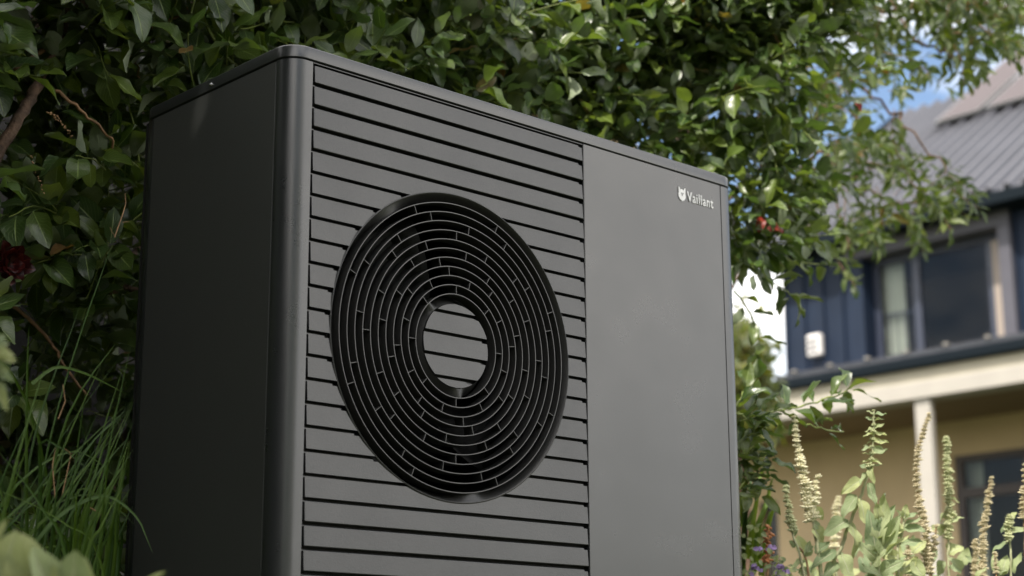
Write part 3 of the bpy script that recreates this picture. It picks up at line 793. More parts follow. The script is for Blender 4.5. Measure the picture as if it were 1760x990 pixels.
for (u0, v0, u1, v1) in ((1250, 760, 1310, 745), (1250, 800, 1322, 790), (1252, 840, 1305, 850), (1255, 745, 1292, 715), (1250, 700, 1300, 735), (1250, 820, 1318, 815)):
    leafy_line(lb, Lv, st, [at(u0, v0, y=yb + .1), at((u0 + u1) / 2, (v0 + v1) / 2 - 4, y=yb), at(u1, v1, y=yb - .02)], 9, (.04, .058), .40)
Lv.build(lb, M['leaf'])

# ------------------------------------------------------------------ the finer-leaved tree beyond, top right
def in_poly(u, v, P):
    c = False; j = len(P) - 1
    for i in range(len(P)):
        if (P[i][1] > v) != (P[j][1] > v) and u < (P[j][0] - P[i][0]) * (v - P[i][1]) / (P[j][1] - P[i][1]) + P[i][0]: c = not c
        j = i
    return c
tr = empty('slender_leaf_tree', (3.4, 2.2, 0), 'taller tree with small slender leaves hanging in front of the house roof', 'tree')
branch(tr, [(3.4, 2.2, 0), (3.42, 2.2, 1.0), (3.35, 2.1, 2.0), (3.3, 2.0, 3.2)], .07, .035, M['bark'], n=10, name='trunk')
limbs = [[(3.35, 2.1, 2.2), at(1420, 60, dist=6.4), at(1540, 20, dist=6.2), at(1650, -5, dist=6.0), at(1735, 8, dist=5.9)],
         [(3.35, 2.1, 2.0), at(1400, 150, dist=6.4), at(1500, 170, dist=6.2), at(1570, 230, dist=6.0), at(1625, 300, dist=5.9)],
         [(3.38, 2.15, 1.6), at(1380, 280, dist=6.4), at(1460, 320, dist=6.2), at(1540, 350, dist=6.1), at(1600, 352, dist=6.0)],
         [(3.3, 2.0, 2.8), at(1450, -60, dist=6.4), at(1560, 60, dist=6.1), at(1620, 90, dist=6.0), at(1655, 105, dist=5.9)],
         [(3.38, 2.15, 1.8), at(1360, 220, dist=6.5), at(1420, 300, dist=6.3), at(1450, 390, dist=6.2), at(1462, 440, dist=6.1)]]
for lm in limbs: branch(tr, lm, .009, .0025, M['bark'], n=6, name='limb', wob=.01)
PA = [(1400, -80), (1800, -80), (1748, 5), (1712, 40), (1682, 80), (1658, 118), (1635, 118), (1612, 85), (1590, 30), (1530, 15), (1490, 60), (1400, 80)]
PB = [(1380, 60), (1510, 60), (1550, 85), (1600, 100), (1590, 150), (1555, 205), (1560, 250), (1545, 330), (1500, 400), (1440, 450), (1400, 440), (1360, 300)]
PC = [(1420, 300), (1560, 300), (1640, 285), (1628, 325), (1600, 350), (1560, 372), (1480, 385), (1420, 360)]
Lv = Leaves(); st = []; cnt = 0; tries = 0
while cnt < 300 and tries < 40000:
    tries += 1
    u, v = rng.uniform(1360, 1800), rng.uniform(-80, 450)
    a, b_, c_ = in_poly(u, v, PA), in_poly(u, v, PB), in_poly(u, v, PC)
    if not (a or b_ or c_): continue
    p = at(u, v, dist=rng.uniform(5.7, 7.0))
    if noise.noise(Vector((u * .022, v * .022, 4))) + .3 * rng.random() < (-.02 if b_ else -.12): continue
    if b_ and not a and rng.random() < .5: continue
    if u > 1540 and 90 < v < 260 and rng.random() < .5: continue
    dr = unitv((rng.gauss(.25, .5), rng.gauss(-.35, .5), rng.gauss(-.45, .4)))
    twig(Lv, st, tuple(p), dr, rng.uniform(.10, .2), 9, (.048, .074), .36, droop=.45, spread=.8, upbias=.5, camb=.5, petiole=.008)
    cnt += 1
Lv.build(tr, M['oleaf'], 'slender', fold=.3, curl=.35, occl=False); stems_mesh('twigs', st, tr, M['twig'])

far = empty('distant_tree', at(1270, 900, dist=12.5), 'blurred yellow green tree far behind in the gap between heat pump and house', 'tree')
far.location.z = .4
fl = Vector(far.location)
branch(far, [fl, fl + Vector((.05, 0, 1.2)), fl + Vector((.1, .1, 2.4))], .09, .04, M['bark'], n=8, name='trunk')
Lv = Leaves(); st = []
for k in range(200):
    u, v = rng.gauss(1262, 9), rng.uniform(575, 760)
    p = at(u + max(0, v - 640) * .2, v, dist=rng.uniform(11.8, 13))
    twig(Lv, st, tuple(p), (rng.gauss(0, .6), rng.gauss(-.3, .5), rng.gauss(.3, .5)), .25, 8, (.08, .13), .4, upbias=.6)
Lv.build(far, M['farleaf'], 'slender', limit=60, occl=False); stems_mesh('twigs', st, far, M['twig'])

# ------------------------------------------------------------------ tan building glimpsed through the hedge
sh = empty('neighbour_house', (4.6, 5.2, 0), 'tan rendered building glimpsed through the hedge above the lid', 'house')
pc = at(1045, 178, dist=9.0); yb_ = pc.y
xa, xb_ = at(960, 178, y=yb_).x, at(1093, 178, y=yb_).x
zt = at(1045, 128, y=yb_).z
M['tan'] = mat('tan_render', (.52, .36, .22), .85, var=.12, vscale=3, bump=.3, bscale=60)
bm = bmesh.new(); box(bm, (xa - 4.6, yb_ - 5.2, 0), (xb_ - 4.6, yb_ - 5.2 + 2.5, zt)); obj('wall', bm, M['tan'], sh)
bm = bmesh.new(); prism(bm, [(yb_ - 5.2 - .2, zt), (yb_ - 5.2 + 2.7, zt), (yb_ - 5.2 + 1.25, zt + .7)], 'x', xa - 4.6 - .1, xb_ - 4.6 + .02); obj('roof', bm, mat('brown_roof', (.12, .08, .06), .8, var=.2), sh)

# ------------------------------------------------------------------ the house
HX = 18.0
hs = empty('blue_grey_house', (HX, 9, 1.2), 'two storey house with blue grey cladding and cream veranda behind the right plants', 'house')
HO = Vector(hs.location)
M['clad'] = mat('blue_grey_cladding', (.009, .017, .036), .6, spec=.25, var=.12, vscale=2)
M['trim'] = mat('lilac_grey_trim', (.070, .068, .085), .6, var=.06, vscale=5)
M['roofm'] = mat('roof_metal', (.090, .092, .108), .42, metal=.25, var=.08, vscale=1.5)
M['gutter'] = mat('gutter_paint', (.004, .008, .012), .7, spec=.12)
M['beam'] = mat('cream_paint', (.34, .315, .28), .6, var=.04)
M['fascia'] = mat('cornice_paint', (.36, .33, .26), .7, var=.05)
M['ledge'] = mat('ledge_metal', (.030, .032, .040), .45, var=.15, vscale=8)
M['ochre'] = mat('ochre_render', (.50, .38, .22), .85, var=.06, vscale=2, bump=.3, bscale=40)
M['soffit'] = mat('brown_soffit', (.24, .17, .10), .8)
M['winframe'] = mat('window_frame_paint', (.030, .036, .058), .4)
M['brownframe'] = mat('door_frame_paint', (.045, .032, .028), .5)
M['curtain'] = mat('curtain_cloth', (.52, .54, .44), .9, var=.1, vscale=30)
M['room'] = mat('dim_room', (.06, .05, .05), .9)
M['fixture'] = mat('white_fixture', (.75, .72, .70), .5)
M['solar'] = mat('solar_glass', (.072, .056, .058), .45, spec=.2, var=.08, vscale=6, coat=0)
M['alu'] = mat('aluminium_frame', (.3, .3, .3), .35, .8)
g_, t_, b0 = nodes('window_glass'); b0.inputs['Base Color'].default_value = (.9, .93, .95, 1); b0.inputs['Transmission Weight'].default_value = 1; b0.inputs['Roughness'].default_value = 0; b0.inputs['IOR'].default_value = 1.25
M['glass'] = g_
def hbox(name, x0, x1, y0, y1, z0, z1, m, parent=None, bv=0, smooth=False):
    par = parent or hs; bm = bmesh.new(); o0 = HO
    box(bm, (x0 - o0.x, min(y0, y1) - o0.y, min(z0, z1) - o0.z), (x1 - o0.x, max(y0, y1) - o0.y, max(z0, z1) - o0.z)); o = obj(name, bm, M[m], par)
    if bv: bevel(o, bv)
    return o
Yw = lambda u, v, x=HX: at(u, v, x=x).y
Zw = lambda u, v, x=HX: at(u, v, x=x).z
yL = Yw(1350, 560); yR = 2.0
zl = Zw(1600, 606); zg = Zw(1600, 388)
# window opening
wy1, wy0 = Yw(1488, 520), Yw(1727, 480)        # left (far) and right (near) reveal on the wall plane
wz0, wz1 = zl, Zw(1600, 419)
ty1, ty0 = Yw(1462, 520), Yw(1749, 480)        # trim's outer edges
tz1 = Zw(1600, 387) - .02
# cladding panels
def panels(y0, y1, z0, z1, wd=.34):
    y = y1
    while y > y0 + .02:
        ya = max(y0, y - wd)
        bm = bmesh.new(); o0 = HO
        prof = [(HX + .0, ya + .004), (HX, y - .045), (HX - .045, y - .040), (HX - .045, y - .010), (HX, y - .004), (HX + .03, y - .004), (HX + .03, ya + .004)]
        prism(bm, [(p[0] - o0.x, p[1] - o0.y) for p in prof], 'z', z0 - o0.z, z1 - o0.z)
        obj('cladding_panel', bm, M['clad'], hs); y = ya
panels(ty1, yL, zl, zg + .25); panels(4.0, ty0, zl, zg + .25)
hbox('wall', HX + .032, HX + .2, ty1, yL, zl, zg + .3, 'clad'); hbox('wall', HX + .032, HX + .2, yR, ty0, zl, zg + .3, 'clad'); hbox('wall', HX + .2, HX + .35, wy0 - .1, wy1 + .1, wz1 + .001, zg + .3, 'clad')
hbox('wall', HX + .2, HX + 6, yL - .15, yL, zl - .2, zg + .3, 'clad')
# trim round the window
hbox('window_trim', HX - .12, HX + .22, ty0, ty1, wz1, tz1, 'trim', bv=.01)
hbox('window_trim', HX - .119, HX + .22, ty0, wy0, wz0, wz1 - .002, 'trim', bv=.01)
hbox('window_trim', HX - .06, HX + .22, wy1, ty1, wz0, wz1 - .002, 'clad', bv=.01)
M['beige'] = mat('beige_blind', (.30, .25, .21), .7)
win = mesh_obj('window', bpy.data.meshes.new('window'), None, hs)
fx0, fx1 = HX + .20, HX + .28
def wf(y0, y1, z0, z1, name='frame', m='winframe', x0=fx0, x1=fx1): return hbox(name, x0, x1, y0, y1, z0, z1, m, win)
iy1, iy0 = wy1 - .01, wy0 + .032
wf(iy0, iy1, wz1 - .09, wz1 - .004); wf(iy0, iy1, wz0 + .002, wz0 + .07)
ysa, ysb = Yw(1726, 490, fx0), Yw(1709, 490, fx0); wf(iy0, ysb, wz0 + .071, wz1 - .091, 'pale_jamb', 'beige', fx0 - .01, fx1 + .01); wf(iy1 - .1, iy1, wz0 + .071, wz1 - .091); wf(ysb + .001, ysb + .09, wz0 + .071, wz1 - .091)
ym = Yw(1577, 520, fx0); wf(ym - .055, ym + .055, wz0 + .071, wz1 - .091, 'mullion')
for a, b_ in ((ym + .056, iy1 - .101), (ysb + .091, ym - .056)):
    hbox('pane', fx0 + .03, fx0 + .038, a, b_, wz0 + .072, wz1 - .092, 'glass', win)
yc = Yw(1560, 540, fx1 + .15)
def curtain(par, x, y0, y1, z0, z1, name='curtain', amp=.035, m='curtain'):
    bm = bmesh.new(); n = 40; A = []; B = []
    for i in range(n + 1):
        y = y0 + (y1 - y0) * i / n; xx = x + amp * math.sin(i * 1.3)
        A.append(bm.verts.new((xx - HO.x, y - HO.y, z0 - HO.z))); B.append(bm.verts.new((xx - HO.x, y - HO.y, z1 - HO.z)))
    for i in range(n): bm.faces.new((A[i], A[i + 1], B[i + 1], B[i]))
    return obj(name, bm, M[m], par, True)
curtain(win, fx1 + .12, yc, wy1 + .3, wz0, wz1); 
k = yc - .12
while k > iy0 + .1:
    k -= .14
y = iy1 - .16
while y > ym + .06:
    hbox('railing_bar', HX + .31, HX + .322, y - .006, y + .006, wz0 + .01, wz0 + (wz1 - wz0) * .46, 'winframe', win); y -= .125
hbox('railing_rail', HX + .305, HX + .325, ym + .06, wy1 - .005, wz0 + (wz1 - wz0) * .46 + .001, wz0 + (wz1 - wz0) * .46 + .03, 'winframe', win)
# dim room behind
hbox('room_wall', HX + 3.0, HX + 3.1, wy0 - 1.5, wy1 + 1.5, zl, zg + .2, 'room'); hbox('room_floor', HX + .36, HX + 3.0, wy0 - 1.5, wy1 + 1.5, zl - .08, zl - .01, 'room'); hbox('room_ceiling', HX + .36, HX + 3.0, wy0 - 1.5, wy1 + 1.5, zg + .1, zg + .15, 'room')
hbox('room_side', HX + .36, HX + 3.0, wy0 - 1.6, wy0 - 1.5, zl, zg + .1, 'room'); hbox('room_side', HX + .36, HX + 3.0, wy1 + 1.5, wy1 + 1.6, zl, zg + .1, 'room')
# wall lamp
lx_ = at(1403, 594, x=HX - .08); lw = abs(Yw(1392, 594) - Yw(1415, 594)) / 2; lh = (Zw(1403, 575) - Zw(1403, 613)) / 2
lamp = hbox('wall_lamp', HX - .16, HX - .046, lx_.y - lw, lx_.y + lw, lx_.z - lh, lx_.z + lh, 'fixture', None, .03)
for q in (-.5, 0, .5): hbox('lamp_louvre', HX - .175, HX - .161, lx_.y - lw * .7, lx_.y + lw * .7, lx_.z + q * lh - .015, lx_.z + q * lh + .015, 'trim', lamp)
# ledge, dark beam, cornice, cream beam
BX = HX - .5
yLe = Yw(1316, 660, BX)
z_a, z_b, z_c, z_d, z_e = Zw(1600, 600, BX), Zw(1600, 611, BX), Zw(1600, 631, BX), Zw(1600, 655, BX), Zw(1600, 684, BX)
hbox('ledge', BX - .05, HX + .3, yR, yLe - .2, z_b + .001, z_a, 'ledge', bv=.01)
for i in range(18):
    yy = yLe - .6 - i * .62; hbox('ledge_clip', BX - .09, BX - .02, yy, yy + .07, z_a + .001, z_a + .03, 'beam', bv=.01)
hbox('dark_gutter', BX - .14, BX + .1, yR, yLe, z_c, z_b, 'gutter', bv=.03)
hbox('cornice', BX - .02, BX + .25, yR, 16.5, z_d, z_c - .001, 'fascia')
hbox('veranda_beam', BX - .10, BX + .30, yR, 16.5, z_e, z_d - .001, 'beam', bv=.012)
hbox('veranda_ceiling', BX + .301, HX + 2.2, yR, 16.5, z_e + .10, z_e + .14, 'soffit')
cy1, cy0 = Yw(1574, 690, BX), Yw(1611, 690, BX)
cy0 = cy1 - (cy1 - cy0) * .72
col = hbox('veranda_column', BX - .04, BX + .06, cy0, cy1, 1.2, z_e - .001, 'beam', bv=.012)
RX = HX + 1.9
dy1, dy0 = Yw(1640, 800, RX), 5.0
dz1 = Zw(1640, 784, RX)
ay1, ay0 = Yw(1306, 900, RX), Yw(1337, 900, RX); az1 = Zw(1320, 862, RX)
hbox('rear_wall', RX, RX + .25, ay1, 16.5, .6, z_e + .1, 'ochre'); hbox('rear_wall', RX, RX + .25, dy1, ay0, .6, z_e + .1, 'ochre')
hbox('rear_wall', RX, RX + .25, ay0, ay1, az1, z_e + .1, 'ochre'); hbox('rear_wall', RX, RX + .25, dy0, dy1, dz1, z_e + .1, 'ochre'); hbox('rear_wall', RX, RX + .25, yR, dy0, .6, z_e + .1, 'ochre')
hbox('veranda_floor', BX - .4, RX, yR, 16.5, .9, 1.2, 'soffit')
sd = mesh_obj('side_window', bpy.data.meshes.new('side_window'), None, hs)
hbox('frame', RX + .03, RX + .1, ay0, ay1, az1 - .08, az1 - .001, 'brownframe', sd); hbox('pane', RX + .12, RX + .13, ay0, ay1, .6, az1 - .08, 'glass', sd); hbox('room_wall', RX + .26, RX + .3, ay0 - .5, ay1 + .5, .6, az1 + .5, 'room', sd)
door = mesh_obj('glazed_door', bpy.data.meshes.new('glazed_door'), None, hs)
def df(y0, y1, z0, z1, n='frame'): return hbox(n, RX + .02, RX + .12, y0, y1, z0, z1, 'brownframe', door)
df(dy0, dy1, dz1 - .10, dz1 - .001); df(dy1 - .12, dy1 - .001, 1.2, dz1 - .101)
zm1, zm0 = Zw(1700, 834, RX), Zw(1700, 852, RX)
yd = Yw(1757, 800, RX); df(dy0, dy1 - .121, zm0, zm1, 'transom'); df(yd - .12, yd, zm1 + .001, dz1 - .101, 'mullion'); df(yd - .12, yd, 1.2, zm0 - .001, 'mullion')
hbox('pane', RX + .06, RX + .068, yd + .001, dy1 - .121, zm1 + .001, dz1 - .101, 'glass', door); hbox('pane', RX + .06, RX + .068, yd + .001, dy1 - .121, 1.2, zm0 - .001, 'glass', door)
curtain(door, RX + .35, Yw(1690, 820, RX + .35), dy1 + .3, 1.2, dz1, m='curtain')
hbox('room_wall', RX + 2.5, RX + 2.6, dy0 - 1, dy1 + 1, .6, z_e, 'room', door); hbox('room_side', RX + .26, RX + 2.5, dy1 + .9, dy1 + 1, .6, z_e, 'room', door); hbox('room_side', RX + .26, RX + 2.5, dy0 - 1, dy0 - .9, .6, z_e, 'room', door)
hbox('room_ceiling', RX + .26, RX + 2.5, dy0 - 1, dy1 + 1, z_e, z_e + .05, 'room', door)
# roof: eave gutter, corrugated sheet, verge
GX = HX - .35
zg1, zg0 = Zw(1600, 360, GX), Zw(1600, 383, GX)
hbox('eave_gutter', GX - .14, GX + .02, yR, 13.5, zg0, zg1, 'gutter', bv=.03)
hbox('eave_soffit', GX + .021, HX + .4, yR, 13.4, zg0 + .02, zg0 + .05, 'gutter')
PIT_R = rad(36); eN = Vector((-math.sin(PIT_R), 0, math.cos(PIT_R))); eU = Vector((math.cos(PIT_R), 0, math.sin(PIT_R))); e0 = Vector((GX - .04, 0, zg1 + .01))
LR = 5.6
bm = bmesh.new(); ya, ybb = 13.5, 2.0; y = ya; prof = []
while y > ybb:
    prof += [(y, 0), (y - .14, 0), (y - .18, .08), (y - .23, .08)]; y -= .27
A = []; B = []
for (y, h) in prof:
    p = e0 + Vector((0, y, 0)) + eN * h - HO; A.append(bm.verts.new(p)); B.append(bm.verts.new(p + eU * LR))
for i in range(len(A) - 1): bm.faces.new((A[i], B[i], B[i + 1], A[i + 1]))
rf = obj('roof', bm, M['roofm'], hs)
bm = bmesh.new(); slabq(bm, [e0 + Vector((0, 13.5, 0)) - HO - eN * .14, e0 + Vector((0, 13.56, 0)) - HO - eN * .14, e0 + Vector((0, 13.56, 0)) + eU * LR - HO - eN * .14, e0 + Vector((0, 13.5, 0)) + eU * LR - HO - eN * .14], eN * .22); obj('verge', bm, M['gutter'], rf)
ridge = e0 + eU * LR
bm = bmesh.new(); prism(bm, [(ridge.x - HO.x, ridge.z - HO.z - .1), (ridge.x - HO.x + LR * .8, ridge.z - HO.z - LR * .588), (ridge.x - HO.x + LR * .8, ridge.z - HO.z - LR * .588 - .2)], 'y', yR - HO.y, 13.5 - HO.y); obj('rear_roof', bm, M['roofm'], hs)
# solar panels
pp = e0 + eN * .17; pl = (pp, eN)
def sy(u, v): q = at(u, v, plane=pl) - pp; return q.y, q.dot(eU)
yg, _ = sy(1732, 145); _, s0 = sy(1680, 189); _, s1 = sy(1715, 87); yl_, _ = sy(1612, 205)
def spanel(y1, y0, label):
    c = pp + Vector((0, y1, 0)) + eU * s0
    r = empty('solar_panel', c, label, 'solar panel', 'solar panels on the house roof')
    n = 3; sl = (s1 - s0)
    bm = bmesh.new(); slabq(bm, [Vector((0, 0, 0)), Vector((0, y0 - y1, 0)), Vector((0, y0 - y1, 0)) + eU * sl, eU * sl], -eN * .05); o = obj('frame', bm, M['alu'], r)
    bm = bmesh.new(); slabq(bm, [Vector((0, -.04, 0)) + eU * .04 + eN * .001, Vector((0, y0 - y1 + .04, 0)) + eU * .04 + eN * .001, Vector((0, y0 - y1 + .04, 0)) + eU * (sl - .04) + eN * .001, Vector((0, -.04, 0)) + eU * (sl - .04) + eN * .001], eN * .004); obj('glass', bm, M['solar'], r)
spanel(yl_, yg + .05, 'solar panel on the house roof, left of the pale gap'); spanel(yg - .06, yg - 2.2, 'solar panel on the house roof, right of the pale gap at the frame edge')
for q in (.2, .8):
    c = pp + eU * (s0 + (s1 - s0) * q)
    bm = bmesh.new(); slabq(bm, [c + Vector((0, yl_, 0)) - eN * .10 - HO, c + Vector((0, yg - 2.2, 0)) - eN * .10 - HO, c + Vector((0, yg - 2.2, 0)) - eN * .10 - HO + eU * .05, c + Vector((0, yl_, 0)) - eN * .10 - HO + eU * .05], eN * .045); obj('panel_rail', bm, M['alu'], rf)

# ------------------------------------------------------------------ woolly sage plants on the right
def imgleaf(Lv, b, t_, dist, wpx, face=.55, lean=0.0):
    """a leaf from base pixel to tip pixel at a real distance; lean moves the tip nearer (+) or farther (-)"""
    B = at(*b, dist=dist); T = at(*t_, dist=dist * (1 - lean)); d = T - B; L = d.length
    tocam = (CAM - B).normalized(); n = tocam * face + Vector((0, 0, 1)) * (1 - face) + Vector((rng.gauss(0, .2), rng.gauss(0, .2), rng.gauss(0, .15)))
    Lv.add(B, d.normalized(), n.normalized(), L * 1.12, wpx / FPX * dist * 1.15)
WH = {}
def whorl_mesh(kind):
    if kind in WH: return WH[kind]
    bm = bmesh.new(); r_ = random.Random(hash(kind) % 100 if False else len(WH) + 3)
    for tier in range(2):
        n = 9
        for k in range(n):
            a = k * math.tau / n + tier * .35 + r_.uniform(-.15, .15)
            d = Vector((math.cos(a), math.sin(a), .35 + tier * .5)).normalized(); c = d * (.50 if tier == 0 else .36) + Vector((0, 0, tier * .28 - .1))
            q = d.to_track_quat('Z', 'Y').to_matrix().to_4x4()
            # a plump calyx with a small pointed tooth
            m = Matrix.Translation(c) @ q
            bmesh.ops.create_icosphere(bm, subdivisions=1, radius=.19, matrix=m @ Matrix.Diagonal((1, 1, r_.uniform(1.3, 1.7), 1)))
            A = [bm.verts.new(m @ Vector((.09 * math.cos(j * 2.09), .09 * math.sin(j * 2.09), .2))) for j in range(3)]; tip = bm.verts.new(m @ Vector((.05, 0, .45)))
            for j in range(3): bm.faces.new((A[j], A[(j + 1) % 3], tip))
    bmesh.ops.create_icosphere(bm, subdivisions=1, radius=.34)
    me = bpy.data.meshes.new('whorl'); bm.to_mesh(me); bm.free(); me.materials.append(M[kind]); WH[kind] = me
    return me
def plant(label, base_uv, dist, cat='plant'):
    b = at(*base_uv, dist=dist); b.z = 0
    return empty('woolly_sage', b, label, cat, 'woolly flower spikes beside the heat pump')
def polyline(pts, t):
    s = t * (len(pts) - 1); i = min(int(s), len(pts) - 2); return pts[i].lerp(pts[i + 1], s - i)
def spike(root, path, dist, w0, w1, nwh, kind, spike_frac=1.0, stem_r=.0022, bracts=None):
    P = [at(u, v, dist=dist) for u, v in path]; foot = Vector(root.location)
    low = P[-1]; full = P + [low.lerp(Vector((foot.x, foot.y, low.z - .25)), .6), Vector((foot.x, foot.y, 0.0))] if (low - foot).length > .2 else P + [foot]
    branch(root, full[::-1], stem_r * 1.5, stem_r * .7, M['woolstem'] if kind != 'whorld' else M['drystem'], n=6, name='stem', wob=.0008)
    me = whorl_mesh(kind)
    for k in range(nwh):
        t = (k / max(1, nwh - 1)) * spike_frac; p = polyline(P, t)
        w = (w0 + (w1 - w0) * (k / max(1, nwh - 1)) ** .8) * rng.uniform(.8, 1.15) / FPX * dist * .62
        o = bpy.data.objects.new('whorl', me); COL.objects.link(o); o.parent = root; o.location = p - foot + Vector((rng.gauss(0, w * .12), rng.gauss(0, w * .12), 0))
        o.rotation_euler = (rng.gauss(0, .18), rng.gauss(0, .18), rng.uniform(0, 6.28)); o.scale = (w, w, w * rng.uniform(.7, .95))
    return P
p1 = plant('tall pale dry flower spike leaning left of the leafy stem', (1420, 990), 3.55)
spike(p1, [(1365, 717), (1369, 755), (1376, 795), (1385, 840), (1393, 875), (1397, 893)], 3.55, 11, 31, 24, 'whorl')
spike(p1, [(1397, 893), (1400, 920), (1405, 950)], 3.55, 8, 8, 1, 'whorl')
spike(p1, [(1403, 820), (1402, 850), (1398, 875)], 3.59, 14, 20, 7, 'whorl')
Lv = Leaves()
for b, t_, w_ in (((1398, 900), (1412, 905), 14), ((1397, 905), (1418, 930), 20), ((1400, 950), (1425, 935), 16), ((1404, 870), (1414, 893), 12)): imgleaf(Lv, b, t_, 3.55, w_)
Lv.build(p1, M['wool'], 'ovate', occl=False, curl=.5)
p2 = plant('short greenish flower spike nearest the dark low window', (1400, 1000), 3.5)
spike(p2, [(1350, 838), (1353, 862), (1358, 890), (1362, 912)], 3.5, 13, 24, 10, 'whorlg')
spike(p2, [(1362, 912), (1368, 935), (1385, 965)], 3.5, 8, 8, 1, 'whorld')
Lv = Leaves()
for b, t_, w_ in (((1362, 905), (1370, 920), 12), ((1366, 930), (1360, 940), 14), ((1385, 958), (1390, 932), 14), ((1385, 965), (1352, 975), 14), ((1385, 950), (1398, 940), 10), ((1372, 985), (1392, 978), 14)): imgleaf(Lv, b, t_, 3.5, w_)
Lv.build(p2, M['wool'], 'ovate', occl=False, curl=.5)
# the sharp leafy stem
pa = plant('sharp pale green leafy sage stem with a leafy pointed tip', (1430, 1000), 3.55)
Pst = spike(pa, [(1502, 706), (1502, 740), (1499, 775), (1493, 805), (1487, 830), (1476, 862), (1463, 893), (1448, 935), (1430, 985)], 3.55, 6, 16, 9, 'whorlg', .36, .0030)
Lv = Leaves()
for k in range(9):
    f = k / 8; u = 1502 - 9 * f ** 2; v = 712 + 92 * f; l = 12 + 13 * math.sin(2.2 * f + .3)
    for s in (-1, 1):
        l2 = l * (rng.uniform(.55, .8) if s < 0 else rng.uniform(.8, 1.25)); imgleaf(Lv, (u, v), (u + s * l2, v + rng.uniform(-9, 7)), 3.55, 7.5 + 2 * f, .45, rng.uniform(-.002, .004))
for b, t_, w_ in (((1481, 824), (1448, 843), 17), ((1473, 852), (1447, 884), 22), ((1478, 855), (1489, 898), 21), ((1491, 830), (1508, 862), 14), ((1458, 893), (1419, 915), 25), ((1462, 896), (1480, 948), 19), ((1437, 946), (1398, 970), 20), ((1445, 950), (1464, 992), 24), ((1490, 812), (1480, 832), 9), ((1496, 800), (1500, 828), 11), ((1440, 965), (1418, 990), 18)): imgleaf(Lv, b, t_, 3.55, w_, .5, .004)
Lv.build(pa, M['wool'], 'ovate', occl=False, fold=.25, curl=.35, res=(9, 5))
pb = plant('cluster of broad pale green upright sage leaves low in front of the veranda', (1515, 1020), 3.55)
Lv = Leaves()
branch(pb, [pb.location, at(1510, 985, dist=3.55), at(1507, 945, dist=3.55), at(1512, 900, dist=3.55)], .004, .002, M['woolstem'], name='stem', wob=.001)
for b, t_, w_ in (((1506, 952), (1496, 884), 28), ((1508, 945), (1518, 858), 26), ((1514, 955), (1544, 892), 26), ((1517, 960), (1552, 918), 22), ((1508, 962), (1479, 935), 20), ((1520, 992), (1483, 974), 18), ((1510, 915), (1534, 872), 16), ((1510, 930), (1545, 905), 18), ((1512, 900), (1507, 868), 14), ((1506, 990), (1476, 1000), 20), ((1512, 985), (1548, 965), 22), ((1500, 975), (1520, 940), 18), ((1505, 995), (1540, 1000), 20)): imgleaf(Lv, b, t_, 3.55, w_, .5, .004)
Lv.build(pb, M['wool'], 'ovate', occl=False, fold=.3, curl=.2, res=(9, 5))
pc_ = plant('young woolly leaf rosette between the upright leaves and the white column', (1560, 1020), 3.62)
Lv = Leaves()
branch(pc_, [pc_.location, at(1545, 990, dist=3.62), at(1549, 930, dist=3.62), at(1555, 885, dist=3.62)], .0035, .002, M['woolstem'], name='stem', wob=.001)
for b, t_, w_ in (((1551, 905), (1588, 910), 17), ((1539, 990), (1573, 960), 21), ((1567, 962), (1586, 992), 21), ((1550, 900), (1520, 930), 21), ((1551, 921), (1520, 896), 18), ((1554, 893), (1557, 869), 12), ((1554, 893), (1572, 878), 12), ((1554, 893), (1543, 876), 10), ((1552, 905), (1580, 890), 14), ((1550, 935), (1582, 925), 15), ((1548, 960), (1515, 950), 18), ((1546, 975), (1580, 985), 16)): imgleaf(Lv, b, t_, 3.62, w_, .5)
Lv.build(pc_, M['wool'], 'ovate', occl=False, fold=.3, curl=.35, res=(9, 5))
p3 = plant('tall dry brownish flower spike bending right at its tip in front of the white column', (1600, 1010), 3.8)
spike(p3, [(1597, 712), (1590, 735), (1580, 765), (1575, 800), (1577, 840), (1583, 880), (1589, 915), (1593, 950), (1597, 985)], 3.8, 9, 24, 36, 'whorld')
spike(p3, [(1610, 905), (1606, 935), (1600, 965)], 3.82, 10, 20, 7, 'whorld')
p4 = plant('dense green topped flower spike with broad leaves just right of the white column', (1632, 1010), 3.9)
spike(p4, [(1627, 754), (1628, 790), (1629, 830), (1631, 865), (1630, 905), (1630, 945), (1631, 985)], 3.9, 14, 21, 27, 'whorlg', .75)
Lv = Leaves()
for b, t_, w_ in (((1632, 900), (1647, 882), 24), ((1630, 952), (1650, 935), 32), ((1622, 918), (1602, 906), 22), ((1625, 965), (1608, 985), 20), ((1630, 975), (1650, 985), 20), ((1625, 855), (1648, 858), 8), ((1628, 880), (1615, 895), 10)): imgleaf(Lv, b, t_, 3.9, w_, .5)
Lv.build(p4, M['wool'], 'ovate', occl=False, curl=.4)
p5 = plant('slim pinkish brown flower spike in front of the dark glazed door', (1688, 1020), 3.9)
spike(p5, [(1704, 822), (1699, 855), (1694, 890), (1690, 920), (1689, 955), (1688, 990)], 3.9, 12, 19, 28, 'whorld')
p6 = plant('short pinkish spike just left of the slim door spike', (1674, 1020), 3.95)
spike(p6, [(1679, 930), (1677, 950), (1675, 975), (1674, 1000)], 3.95, 13, 18, 12, 'whorld')
p7 = plant('dry spike cut by the right edge of the frame', (1765, 1020), 3.6)
spike(p7, [(1762, 800), (1760, 835), (1757, 870), (1760, 890)], 3.6, 10, 20, 12, 'whorld')
p8 = plant('small green sage shoot near the lower right corner', (1738, 1020), 3.75)
spike(p8, [(1735, 888), (1734, 905), (1736, 935), (1738, 975)], 3.75, 14, 20, 10, 'whorlg', .6)
Lv = Leaves()
